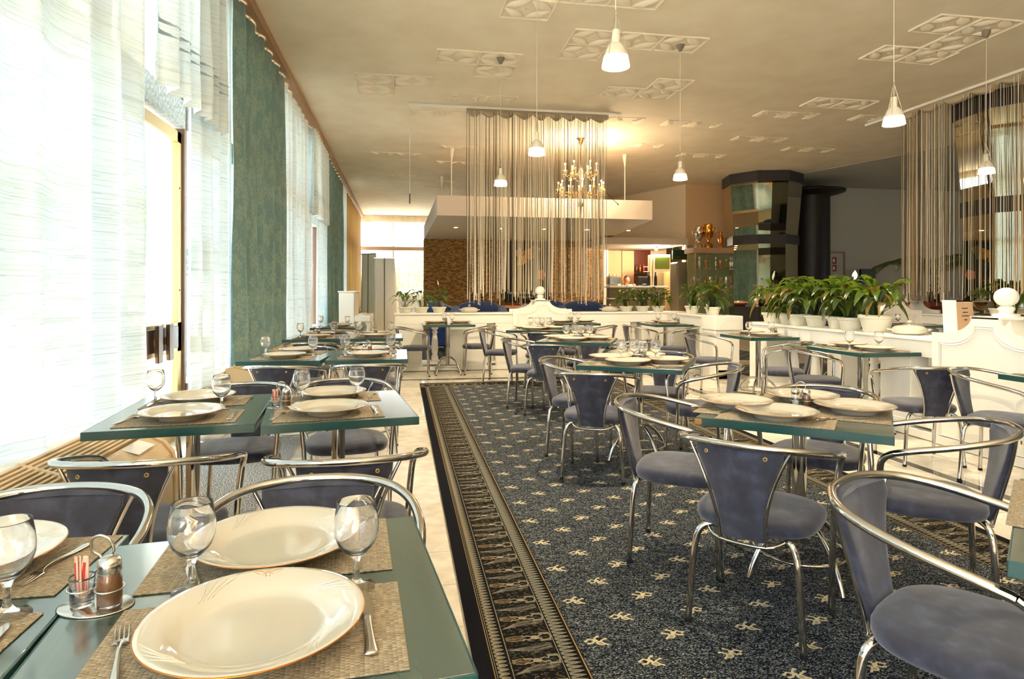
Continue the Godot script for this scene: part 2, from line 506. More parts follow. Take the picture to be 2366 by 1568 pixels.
	mt("lettering", Color(0.88, 0.88, 0.82), 0.6); mt("olive", Color(0.50, 0.53, 0.36), 0.8); mt("ink", Color(0.25, 0.20, 0.15), 0.8); mt("paper", Color(0.80, 0.66, 0.52), 0.7); mt("red", Color(0.6, 0.06, 0.05), 0.5)
	mt("skin", Color(0.72, 0.47, 0.35), 0.55); mt("hair", Color(0.16, 0.09, 0.04), 0.7); mt("shirt", Color(0.90, 0.89, 0.86), 0.8); mt("vest", Color(0.05, 0.05, 0.05), 0.8)
	mt("green_canvas", Color(0.05, 0.19, 0.15), 0.85); mt("paving", Color(0.62, 0.61, 0.57), 0.9)
	m = mt("banner", Color(0.95, 0.94, 0.92), 0.7); m.backlight_enabled = true; m.backlight = Color(0.7, 0.7, 0.68)
	m = mt("far_leaf", Color(0.34, 0.43, 0.16), 0.6); m.backlight_enabled = true; m.backlight = Color(0.6, 0.7, 0.3)
	m = mt("bulb", Color(1, 0.95, 0.85), 0.3); m.emission_enabled = true; m.emission = Color(1.0, 0.80, 0.45); m.emission_energy_multiplier = 24.0
	m = mt("frosted", Color(1.0, 0.90, 0.66), 0.5); m.backlight_enabled = true; m.backlight = Color(1, 0.88, 0.6); m.transparency = BaseMaterial3D.TRANSPARENCY_ALPHA; m.albedo_color.a = 0.6
	mt("lamp_white", Color(0.88, 0.84, 0.76), 0.35)
	m = mt("crystal", Color(1, 0.98, 0.92, 0.25), 0.05); m.transparency = BaseMaterial3D.TRANSPARENCY_ALPHA
	m = mt("bead", Color(0.95, 0.88, 0.70), 0.08, 0.0, 0.9); m.backlight_enabled = true; m.backlight = Color(0.9, 0.8, 0.55)
	tri_map(mt("speckle", Color.WHITE, 0.6), noise_tex(91, 0.16, [[0.0, Color(0.03, 0.04, 0.07)], [0.46, Color(0.10, 0.12, 0.16)], [0.54, Color(0.75, 0.75, 0.72)], [1.0, Color(0.95, 0.94, 0.9)]], 512, 2), Vector3.ONE * 1.2, true)

# ------------------------------------------------------------------ setting
func structure():
	var fl := struct("floor", b2(Vector3(-2.2, -0.2, -28), Vector3(21, -0.006, 12.2)), M.floor, "pale polished stone floor with thin joints")
	var tile := bx(Vector3(0, -0.005, 0), Vector3(0.3545, 0.01, 0.3545), 0.002)
	for i in 6:
		for j in 23: obj("tile", tile, M["tile%d" % (rng.randi() % 3)], fl, X(Vector3(-1.74 + 0.36 * i, 0.0006 * (rng.randi() % 2), -1.2 - 0.36 * j)))
	for i in 4:
		for j in 23: obj("tile", tile, M["tile%d" % (rng.randi() % 3)], fl, X(Vector3(3.13 + 0.36 * i, 0.0006 * (rng.randi() % 2), -1.2 - 0.36 * j)))
	obj("inlay_strip", b2(Vector3(3.70, -0.004, -9.32), Vector3(3.78, 0.0016, 1.0)), M.inlay, fl)
	obj("inlay_strip", b2(Vector3(-1.9, -0.004, -9.38), Vector3(4.3, 0.0016, -9.32)), M.inlay, fl)
	carpet("carpet", "large navy speckled carpet with gold motifs and an ornate border under the middle tables", 0.244, 3.10, -8.92, 1.2, true)
	carpet("carpet", "dark speckled carpet beyond the white partition on the right", 5.2, 8.4, -10.2, 1.2, false)
	carpet("carpet", "dark speckled carpet behind the far counter, under the blue armchairs", -0.2, 7.2, -19.6, -11.0, false)
	var dm := obj("door_mat", b2(Vector3(-1.72, 0.001, -5.9), Vector3(-0.85, 0.012, -3.5), 0.004), M.speckle)
	tag(dm, "black and white speckled mat on the tiles by the open window door", "mat")
	# shell
	struct("ceiling", b2(Vector3(-2.2, CEIL, -28), Vector3(12.2, CEIL + 0.2, 12.2)), M.ceiling, "cream painted ceiling with raised plaster ornaments")
	var st := S()
	prism(st, PackedVector2Array([Vector2(11.9, 12.4), Vector2(10.7, 16.2), Vector2(10.7, 28), Vector2(21, 28), Vector2(21, -12.2), Vector2(11.9, -12.2)]), CEIL - 0.012, CEIL + 0.2, X(Vector3.ZERO, Vector3(90, 0, 0), Vector3(1, -1, -1)))
	struct("ceiling_hall", fin(st), M.hall_wall, "grey ceiling of the hall on the far right")
	struct("wall_back", b2(Vector3(-2.2, 0, 12.0), Vector3(8.5, CEIL, 12.2)), M.cream_wall)
	struct("wall_back_hall", b2(Vector3(8.5, 0, 12.0), Vector3(21, CEIL, 12.2)), M.hall_wall)
	# the hall is lit through its own glazed entrance in the right wall (mirrored in the column)
	var wr := struct("wall_right", b2(Vector3(20.8, 0, -8.6), Vector3(21, CEIL, 12.2)), M.hall_wall)
	obj("return", b2(Vector3(20.8, 0, -28), Vector3(21, CEIL, -11)), M.hall_wall, wr); obj("lintel", b2(Vector3(20.8, 2.1, -11), Vector3(21, CEIL, -8.6)), M.hall_wall, wr)
	for k in 2: obj("mullion", b2(Vector3(20.85, 0, -10.9 + 1.1 * k), Vector3(20.95, 2.1, -10.8 + 1.1 * k), 0.006), M.frame_brown, wr)
	var hall := struct("wall_hall", b2(Vector3(10.6, 0, -18.0), Vector3(20.9, CEIL, -17.8)), M.hall_wall, "grey wall at the end of the hall")
	obj("picture_rail", b2(Vector3(11.0, 3.28, -17.81), Vector3(20.8, 3.32, -17.78)), M.hall_wall, hall)
	struct("wall_bar", b2(Vector3(8.44, 0, -18.3), Vector3(10.7, CEIL, -18.05)), M.tan_wall, "warm tan wall behind the trophy case")
	st = S()
	prism(st, PackedVector2Array([Vector2(8.44, 18.05), Vector2(8.66, 18.2), Vector2(6.9, 23.2), Vector2(6.6, 23.1)]), 2.86, CEIL, X(Vector3.ZERO, Vector3(90, 0, 0), Vector3(1, -1, -1)))
	struct("beam_bar", fin(st), M.cream_wall, "cream bulkhead wall hanging over the bar")
	struct("beam_bar_canopy", b2(Vector3(5.9, 2.66, -20.6), Vector3(8.5, 2.86, -18.0)), M.soffit, "low canopy over the bar")
	struct("wall_bar_back", b2(Vector3(5.6, 0, -21.9), Vector3(9.4, CEIL, -21.7)), M.cream_wall)
	struct("pillar_bar", b2(Vector3(6.62, 0, -21.2), Vector3(6.95, 2.9, -20.9)), M.white_paint, "white pillar between bar window and wood panel")
	struct("wall_far", b2(Vector3(1.3, 0, -27.9), Vector3(21, CEIL, -27.7)), M.cream_wall)
	struct("wall_far_lintel", b2(Vector3(-2.2, 4.2, -27.9), Vector3(1.3, CEIL, -27.7)), M.cream_wall)
	struct("wall_far_dado", b2(Vector3(-2.2, 0, -27.9), Vector3(1.3, 1.32, -27.7)), M.white)
	var wf := struct("window_40", b2(Vector3(-2.0, 3.0, -27.86), Vector3(1.3, 3.16, -27.72)), M.cornice, "wide window at the far end of the room")
	obj("mullion", b2(Vector3(-0.4, 1.32, -27.84), Vector3(-0.34, 4.2, -27.76)), M.brass, wf)
	obj("pane", b2(Vector3(-1.95, 1.32, -27.81), Vector3(1.3, 2.98, -27.80)), M.pane, wf)
	obj("pane", b2(Vector3(-1.95, 3.2, -27.81), Vector3(1.3, 4.2, -27.80)), M.pane, wf)
	struct("wall_left_head", b2(Vector3(-2.15, 4.15, -27.9), Vector3(-1.93, CEIL, 12.1)), M.cream_wall)
	struct("trim_cornice", b2(Vector3(-1.86, 4.39, -27.7), Vector3(-1.60, 4.498, 11.9), 0.006), M.cornice, "tan curtain pelmet along the window wall ceiling")
	for k in 30:
		var z0 := 11.85 - 1.5 * k          # the near edge of the bay
		if z0 < -27: break
		var z1 := maxf(z0 - 1.5, -27.7)
		var door: bool = absf(z0 + 4.65) < 0.1 or absf(z0 + 12.15) < 0.1
		var w := struct("window_%d" % (k + 1), b2(Vector3(-2.02, 0, z1 - 0.035), Vector3(-1.92, 4.2, z1 + 0.035), 0.006), M.frame_brown, "tall window bay in the left wall")
		obj("transom", b2(Vector3(-2.06, 2.74, z1 + 0.035), Vector3(-1.91, 2.98, z0 - 0.035), 0.006), M.stained_beam, w)
		obj("pane", b2(Vector3(-1.985, 2.98, z1 + 0.035), Vector3(-1.977, 4.16, z0 - 0.035)), M.pane, w)
		if not door:
			obj("sill", b2(Vector3(-2.1, 0.46, z1), Vector3(-1.68, 0.52, z0), 0.006), M.white, w)
			obj("dado", b2(Vector3(-2.1, 0, z1), Vector3(-1.95, 0.46, z0)), M.cream_wall, w)
			obj("pane", b2(Vector3(-1.985, 0.52, z1 + 0.035), Vector3(-1.977, 2.74, z0 - 0.035)), M.pane, w)
		else:
			door_leaf("door_1" if k < 14 else "door_2", z0 - 0.05, z1 + 0.05)

func door_leaf(called: String, z0: float, z1: float):
	var x := -1.97
	var st := S()
	for e in [[0.0, 0.22], [0.76, 1.02], [2.60, 2.70]]: boxm(st, Vector3(x, (e[0] + e[1]) / 2, (z0 + z1) / 2), Vector3(0.06, e[1] - e[0], z0 - z1), 0.004)
	for zz in [z0 - 0.05, z1 + 0.05]: boxm(st, Vector3(x, 1.35, zz), Vector3(0.06, 2.7, 0.1), 0.004)
	var d := struct(called, fin(st), M.brass, "glazed metal door between the curtains, opening to the terrace")
	obj("pane", b2(Vector3(x - 0.006, 1.02, z1 + 0.1), Vector3(x + 0.006, 2.6, z0 - 0.1)), M.pane, d)
	obj("pane", b2(Vector3(x - 0.006, 0.22, z1 + 0.1), Vector3(x + 0.006, 0.76, z0 - 0.1)), M.pane, d)
	obj("lock_plate", b2(Vector3(x + 0.03, 0.80, z1 + 0.12), Vector3(x + 0.045, 0.99, z0 - 0.12), 0.004), M.bronze, d)
	for k in 2:
		var zc := z1 + 0.42 + 0.24 * k
		obj("handle", b2(Vector3(x + 0.06, 0.72, zc - 0.05), Vector3(x + 0.09, 1.02, zc + 0.05), 0.006), M.bronze, d)
		obj("handle_stud", b2(Vector3(x + 0.03, 0.85, zc - 0.02), Vector3(x + 0.07, 0.91, zc + 0.02), 0.004), M.brass, d)
	for h in [0.4, 1.3, 2.2]:
		obj("bolt", bx(Vector3(x + 0.032, h, z1 + 0.05), Vector3(0.008, 0.016, 0.016), 0.003), M.bronze, d)

func carpet(called: String, label: String, x0: float, x1: float, z0: float, z1: float, fancy: bool):
	var t := thing(called, label, "carpet")
	obj("backing", b2(Vector3(x0, 0.001, z0), Vector3(x1, 0.0065, z1)), M.black, t)
	var b := 0.385 if fancy else 0.0
	var y := 0.008
	obj("field", card(Vector3(x0 + b, y, z1), Vector3(x1 - x0 - 2 * b, 0, 0), Vector3(0, 0, z0 + b - z1), (x1 - x0 - 2 * b) / 0.6, (z1 - z0 - b) / 0.62), M.field, t)
	if fancy:
		obj("border", card(Vector3(x0, y, z1), Vector3(b, 0, 0), Vector3(0, 0, z0 - z1), 1, (z1 - z0) / 0.29), M.border, t)
		obj("border", card(Vector3(x1, y, z0), Vector3(-b, 0, 0), Vector3(0, 0, z1 - z0), 1, (z1 - z0) / 0.29), M.border, t)
		obj("border", card(Vector3(x0, y + 0.0006, z0), Vector3(0, 0, b), Vector3(x1 - x0, 0, 0), 1, (x1 - x0) / 0.29), M.border, t)

# ------------------------------------------------------------------ window curtains
# a pleated cloth in the plane x = const from z0 to z1; hem(s) lifts the lower edge, amp is the pleat depth
func pleated(x: float, z0: float, z1: float, y0: float, y1: float, amp: float, per: float, sd: int, rows := 10, scallop := 0.0, uvs := 1.2) -> ArrayMesh:
	var n := FastNoiseLite.new(); n.seed = sd; n.frequency = 0.8
	var cols := int(absf(z1 - z0) / per * 16.0) + 4
	var st := S(); st.set_smooth_group(0)
	var g := []
	for i in cols + 1:
		var s := float(i) / cols
		var col := []
		for j in rows + 1:
			var t := float(j) / rows
			var z := lerpf(z0, z1, s)
			var ph := TAU * (z - z0) / per + 1.4 * n.get_noise_2d(z * 1.3, sd)
			var lo := y0 + scallop * (0.5 + 0.5 * sin(ph))
			var y := lerpf(lo, y1, t)
			var a := amp * (1.0 - 0.45 * t) * (0.6 + 0.5 * n.get_noise_2d(z * 2.0, y * 0.4 + 7.0))
			col.append([Vector3(x + a * sin(ph + 0.5 * n.get_noise_2d(z * 0.6, y * 0.5)), y, z + 0.25 * a * cos(ph)), Vector2(s * absf(z1 - z0) * uvs, (y1 - y) * uvs * 0.6)])
		g.append(col)
	for i in cols:
		for j in rows:
			for q in [[0, 0], [1, 1], [1, 0], [0, 0], [0, 1], [1, 1]]:
				var v = g[i + q[0]][j + q[1]]
				st.set_uv(v[1]); st.add_vertex(v[0])
	return fin(st)

func curtain(called: String, label: String, x: float, z0: float, z1: float, y0: float, m: String, amp: float, per: float, sd: int, hooks := true) -> Node3D:
	var t := thing(called, label, "curtain")
	obj("cloth", pleated(x, z0, z1, y0, 4.37, amp, per, sd), M[m], t)
	var n := int(absf(z1 - z0) / per)
	if hooks and z1 > -16:
		var hk := bx(Vector3.ZERO, Vector3(0.012, 0.045, 0.02), 0.003)
		for i in n: obj("glider", hk, M.white, t, X(Vector3(x, 4.375, lerpf(z0, z1, (i + 0.5) / n))))
	return t

func curtains():
	curtain("sheer_curtain", "wide white sheer curtain at the near windows, left of the metal door", -1.72, 0.5, -4.78, 0.5, "sheer", 0.075, 0.40, 1)
	curtain("sheer_curtain", "narrow white sheer curtain hanging right of the near metal door", -1.72, -5.62, -6.93, 0.06, "sheer", 0.05, 0.30, 2)
	curtain("drape", "nearest green damask drape, between the first and second sheer windows", -1.70, -6.90, -9.72, 0.03, "drape", 0.10, 0.47, 3)
	curtain("sheer_curtain", "white sheer curtain between the two green drapes, on the near side", -1.72, -9.70, -12.85, 0.5, "sheer", 0.075, 0.42, 4)
	curtain("sheer_curtain", "slim white sheer curtain beside the farther green drape", -1.72, -13.6, -15.25, 0.1, "sheer", 0.05, 0.32, 5)
	curtain("drape", "farther green damask drape, beyond the second sheer window", -1.70, -15.2, -19.0, 0.03, "drape", 0.10, 0.47, 6)
	curtain("sheer_curtain", "thin white curtain strip beyond the farther green drape", -1.72, -19.0, -20.5, 0.1, "sheer", 0.05, 0.4, 7)
	curtain("drape", "golden brown drape in the far left corner of the room", -1.70, -20.5, -27.4, 0.1, "brown_drape", 0.06, 0.45, 8)
	for e in [[-4.72, -6.35, "scalloped white sheer valance over the nearer metal door"], [-12.4, -14.9, "scalloped white sheer valance over the farther metal door"]]:
		var t := thing("valance", e[2], "valance")
		obj("cloth", pleated(-1.64, e[0], e[1], 2.74, 4.37, 0.085, 0.27, 9, 12, 0.02), M.sheer, t)
		for h in [3.10, 3.18]: obj("woven_band", pleated(-1.637, e[0], e[1], h, h + 0.022, 0.085, 0.27, 9, 2, 0.0), M.sheer_band, t)
	for k in 2:
		var t := thing("blind_curtain", ["upper white gathered sheer on the far end window", "sheer slatted cloth over the lower part of the far end window"][k], "curtain", Vector3(0, 0, 0))
		var g := pleated(0, -1.9, 1.25, [3.2, 1.0][k], [4.46, 3.0][k], 0.03, 0.22, 20 + k, 6)
		obj("cloth", g, M.thin_sheer if k == 0 else M.crystal, t, X(Vector3(0, 0, -27.65), Vector3(0, -90, 0)))
	fan_coil(-0.6, -3.88, "cream fan coil unit with slatted top under the nearest sheer curtain")
	fan_coil(-6.5, -9.4, "cream fan coil unit with slatted top under the nearest green drape")
	fan_coil(-12.7, -15.7, "cream fan coil unit under the farther green drape")

func fan_coil(z0: float, z1: float, label: String):
	var t := thing("fan_coil_unit", label, "heater")
	var pr := PackedVector2Array([Vector2(-1.66, 0.02), Vector2(-1.66, 0.535), Vector2(-1.62, 0.545), Vector2(-1.615, 0.40), Vector2(-1.43, 0.36), Vector2(-1.425, 0.483), Vector2(-1.40, 0.475), Vector2(-1.33, 0.44), Vector2(-1.285, 0.38), Vector2(-1.27, 0.30), Vector2(-1.27, 0.02)])
	var st := S(); prism(st, pr, z1, z0)
	obj("casing", fin(st), M.beige_metal, t)
	var end := PackedVector2Array()
	for p in pr:
		if p.y > 0.45 or p.x < -1.64 or p.x > -1.35: end.append(p + (p - Vector2(-1.47, 0.27)).normalized() * 0.012)
	for zz in [z0, z1]:
		st = S(); prism(st, end, zz - 0.02, zz + 0.02)
		obj("end_cap", fin(st), M.beige_metal, t)
	var bs := Basis(Vector3(0, 0, 1), atan2(-0.07, 0.22))
	var sl := bx(Vector3.ZERO, Vector3(0.0125, 0.016, z0 - z1 - 0.14), 0.002)
	for i in 8: obj("slat", sl, M.beige_metal, t, Transform3D(bs, Vector3(-1.604 + 0.0238 * i, 0.548 - 0.00757 * i, (z0 + z1) / 2)))
	var nb := int((z0 - z1) / 0.8)
	for i in nb + 1:
		var z := lerpf(z0 - 0.06, z1 + 0.06, float(i) / nb)
		obj("crossbar", bx(Vector3.ZERO, Vector3(0.205, 0.02, 0.022), 0.002), M.beige_metal, t, Transform3D(bs, Vector3(-1.52, 0.5215, z)))
	obj("control_flap", bx(Vector3.ZERO, Vector3(0.09, 0.004, 0.22), 0.0015), M.white, t, Transform3D(bs, Vector3(-1.375, 0.4675, z1 + 0.22)))

# ------------------------------------------------------------------ low white partitions
func arch_poly(c: float, half: float, y0: float, sh: float, pk: float, flat: float, inset := 0.0) -> PackedVector2Array:
	var p := PackedVector2Array([Vector2(c - half + inset, y0), Vector2(c + half - inset, y0)])
	var side := []
	side.append(Vector2(half - inset, sh - inset))
	var a := Vector2(half * 0.84 - inset, sh - inset)
	var b := Vector2(flat - inset * 0.4, pk - inset)
	for i in 9:
		var f := PI / 2 * i / 8.0
		side.append(Vector2(lerpf(a.x, b.x, sin(f)), lerpf(a.y, b.y, 1 - cos(f))))
	for s in side: p.append(Vector2(c + s.x, s.y))
	side.reverse()
	for s in side: p.append(Vector2(c - s.x, s.y))
	return p

func baluster_mesh() -> ArrayMesh:
	var st := S()
	boxm(st, Vector3(0, 0.035, 0), Vector3(0.11, 0.07, 0.11), 0.004); boxm(st, Vector3(0, 0.60, 0), Vector3(0.11, 0.10, 0.11), 0.004)
	lathe(st, V2([0.04, 0.065, 0.05, 0.075, 0.05, 0.095, 0.036, 0.11, 0.05, 0.16, 0.056, 0.23, 0.052, 0.32, 0.04, 0.42, 0.032, 0.47, 0.046, 0.48, 0.046, 0.50, 0.034, 0.515, 0.042, 0.545, 0.042, 0.56]), 20)
	return fin(st)

func partition(label: String, at: Vector3, bearing: float, L: float, H: float, panels: Array, bals: Array, arch: float, pillar := false) -> Node3D:
	var D := 0.34
	var t := thing("partition", label, "partition", at, bearing)
	obj("worktop", b2(Vector3(-0.02, H - 0.03, -D - 0.02), Vector3(L + 0.02, H, 0.02), 0.006), M.white_paint, t)
	obj("rail", b2(Vector3(0, H - 0.17, -D), Vector3(L, H - 0.03, 0)), M.white_paint, t)
	obj("plinth", b2(Vector3(0, 0.0, -D), Vector3(L, 0.07, 0.012), 0.004), M.white_paint, t)
	obj("plinth_rail", b2(Vector3(0, 0.10, -D), Vector3(L, 0.14, 0.0), 0.004), M.white_paint, t)
	var foot := lt([0.02, 0.065, 0.032, 0.075, 0.032, 0.095, 0.02, 0.105], 12)
	for p in panels:
		obj("panel", b2(Vector3(p[0], 0.07, -D), Vector3(p[1], H - 0.17, -0.004), 0.004), M.white_paint, t)
		if p[1] - p[0] > 0.3 and arch == 0:
			var st := S(); tube(st, [Vector3(p[0] + 0.06, 0.22, 0), Vector3(p[1] - 0.06, 0.22, 0), Vector3(p[1] - 0.06, H - 0.24, 0), Vector3(p[0] + 0.06, H - 0.24, 0), Vector3(p[0] + 0.06, 0.22, 0)], 0.007, 6)
			obj("moulding", fin(st), M.white_paint, t)
	var bm := baluster_mesh()
	for b in bals:
		obj("baluster", bm, M.white_paint, t, X(Vector3(b, 0.14, -D / 2), Vector3.ZERO, Vector3(1, (H - 0.31) / 0.65, 1)))
		obj("foot", foot, M.white_paint, t, X(Vector3(b + 0.12, 0, -0.05)))
	if arch > 0:
		var sh := H + 0.055; var pk := H + 0.205
		for f in [0, 1]:
			var st := S(); prism(st, arch_poly(arch, 0.5, 0.0, sh, pk, 0.115), 0.0 if f == 0 else -D - 0.03, 0.03 if f == 0 else -D)
			var a := obj("arched_panel", fin(st), M.white_paint, t)
			for k in 2:
				var pl := arch_poly(arch, 0.5, 0.08, sh, pk, 0.115, 0.075 + 0.018 * k)
				var pts := []
				for q in pl: pts.append(Vector3(q.x, q.y, 0.031 if f == 0 else -D - 0.031))
				pts.append(pts[0])
				obj("moulding", tb(pts, 0.0065, 6), M.white_paint, a)
		obj("finial_board", b2(Vector3(arch - 0.13, pk - 0.02, -D - 0.03), Vector3(arch + 0.13, pk, 0.03), 0.004), M.white_paint, t)
		var fn := obj("finial", lt([0.085, 0, 0.09, 0.012, 0.085, 0.022, 0.05, 0.028, 0.045, 0.04, 0.055, 0.055, 0.058, 0.068, 0.045, 0.08, 0.035, 0.086] , 28), M.white_paint, t, X(Vector3(arch, pk, -D / 2)))
		var sp := SphereMesh.new(); sp.radius = 0.082; sp.height = 0.15; sp.radial_segments = 32; sp.rings = 18
		obj("ball", sp, M.white_paint, fn, X(Vector3(0, 0.155, 0)))
	if pillar:
		obj("pillar", b2(Vector3(L - 0.36, 0, -D - 0.02), Vector3(L, H - 0.2, 0.02), 0.006), M.white_paint, t)
		obj("pillar_cap", b2(Vector3(L - 0.38, H - 0.2, -D - 0.05), Vector3(L + 0.05, H + 0.005, 0.05), 0.008), M.white_paint, t)
		obj("moulding", b2(Vector3(L - 0.38, H - 0.27, -D - 0.035), Vector3(L + 0.02, H - 0.2, 0.035), 0.02), M.white_paint, t)
	return t

func tureen(at: Vector3, label: String, s := 1.0):
	var t := thing("covered_dish", label, "dish", at, 30, "")
	obj("bowl", lt([0.10, 0, 0.125, 0.008, 0.145, 0.03, 0.15, 0.045, 0.145, 0.052], 28), M.porcelain, t, X(Vector3.ZERO, Vector3.ZERO, Vector3.ONE * s))
	var l := obj("lid", lt([0.146, 0.052, 0.14, 0.062, 0.115, 0.08, 0.07, 0.09, 0.03, 0.094, 0.012, 0.096], 28), M.porcelain, t, X(Vector3.ZERO, Vector3.ZERO, Vector3.ONE * s))
	obj("knob", lt([0.007, 0.094, 0.007, 0.108, 0.02, 0.114, 0.022, 0.122, 0.012, 0.13], 14), M.porcelain, l)
	obj("handle", tb(cr([Vector3(0.14, 0.04, -0.03), Vector3(0.175, 0.048, -0.02), Vector3(0.175, 0.048, 0.02), Vector3(0.14, 0.04, 0.03)], 4), 0.008, 8), M.porcelain, t)
	obj("handle", tb(cr([Vector3(-0.14, 0.04, -0.03), Vector3(-0.175, 0.048, -0.02), Vector3(-0.175, 0.048, 0.02), Vector3(-0.14, 0.04, 0.03)], 4), 0.008, 8), M.porcelain, t)

func partitions():
	partition("long cream balustrade counter across the back, with a bell-shaped arched panel and ball", Vector3(-0.11, 0, -10.35), 0, 4.95, 0.93, [[0.0, 0.43], [0.88, 1.48], [1.62, 3.95], [4.15, 4.95]], [0.64, 1.55, 4.05], 2.41)
	partition("short white balustrade ending in a square capped pillar, right of the back counter", Vector3(4.5, 0, -10.35), 90, 1.75, 0.92, [[0, 0.75], [1.2, 1.5]], [0.95], 0, true)
	partition("long white balustrade on the right lined with potted plants, arched panel with large ball", Vector3(4.5, 0, -7.72), 90, 4.7, 0.885, [[0.0, 0.4], [1.55, 1.76], [2.32, 2.69], [2.94, 4.7]], [0.72, 1.12, 2.04, 2.82], 3.46)
	partition("far right white balustrade below the string curtain, arched panel with ball", Vector3(8.8, 0, -10.6), 90, 6.0, 0.90, [[0.0, 1.0], [1.5, 2.4], [3.2, 6.0]], [1.25, 2.8], 0.52)
	tureen(Vector3(1.10, 0.93, -10.52), "white covered dish on the back counter, left of the arched panel")
	tureen(Vector3(3.53, 0.93, -10.52), "white covered dish on the back counter, right of the arched panel")
	tureen(Vector3(4.68, 0.885, -5.24), "white covered dish on the right balustrade, between plants and arched panel")
	tureen(Vector3(8.98, 0.90, -8.9), "white covered dish on the far right balustrade")
	# menu holder on the right partition
	var t := thing("menu_stand", "ring bound menu standing open on the right balustrade beside the ball", "menu", Vector3(4.70, 0.885, -4.75), 0)
	obj("cover", bx(Vector3(0.0, 0.165, 0.0), Vector3(0.012, 0.33, 0.11), 0.002), M.white, t, X(Vector3(-0.03, 0, -0.02), Vector3(0, 20, 6)))
	var pg := obj("page", bx(Vector3(0, 0.16, 0), Vector3(0.19, 0.31, 0.006), 0.002), M.paper, t, X(Vector3(0.07, 0, 0.03), Vector3(-6, 0, 0)))
	obj("backing", bx(Vector3(0, 0.165, 0), Vector3(0.2, 0.325, 0.006), 0.002), M.black, t, X(Vector3(0.072, 0, 0.02), Vector3(-6, 0, 0)))
	for i in 6: obj("ring", tb(cr([Vector3(-0.04 + 0.014 * i, 0.325, -0.01), Vector3(-0.04 + 0.014 * i, 0.338, 0.005), Vector3(-0.04 + 0.014 * i, 0.325, 0.02)], 3), 0.003, 6), M.black, t)
	for e in [["Bauturi", 0.26, 9], ["calde si", 0.225, 8], ["racoritoare", 0.195, 8], ["2019", 0.16, 7]]:
		lettering(e[0], pg, Vector3(0.01, e[1], 0.0045), 0.0014 * e[2], M.ink, Vector3.ZERO)

func lettering(s: String, parent: Node, at: Vector3, size: float, m: Material, rot := Vector3.ZERO, bold := false):
	var tm := TextMesh.new(); tm.text = s; tm.font_size = 32; tm.pixel_size = size / 24.0; tm.depth = 0.002
	var f := SystemFont.new(); f.font_names = PackedStringArray(["Droid Serif" if bold else "Droid Sans"]); f.font_weight = 700 if bold else 400
	tm.font = f; tm.curve_step = 3
	obj("lettering", tm, m, parent, X(at, rot))

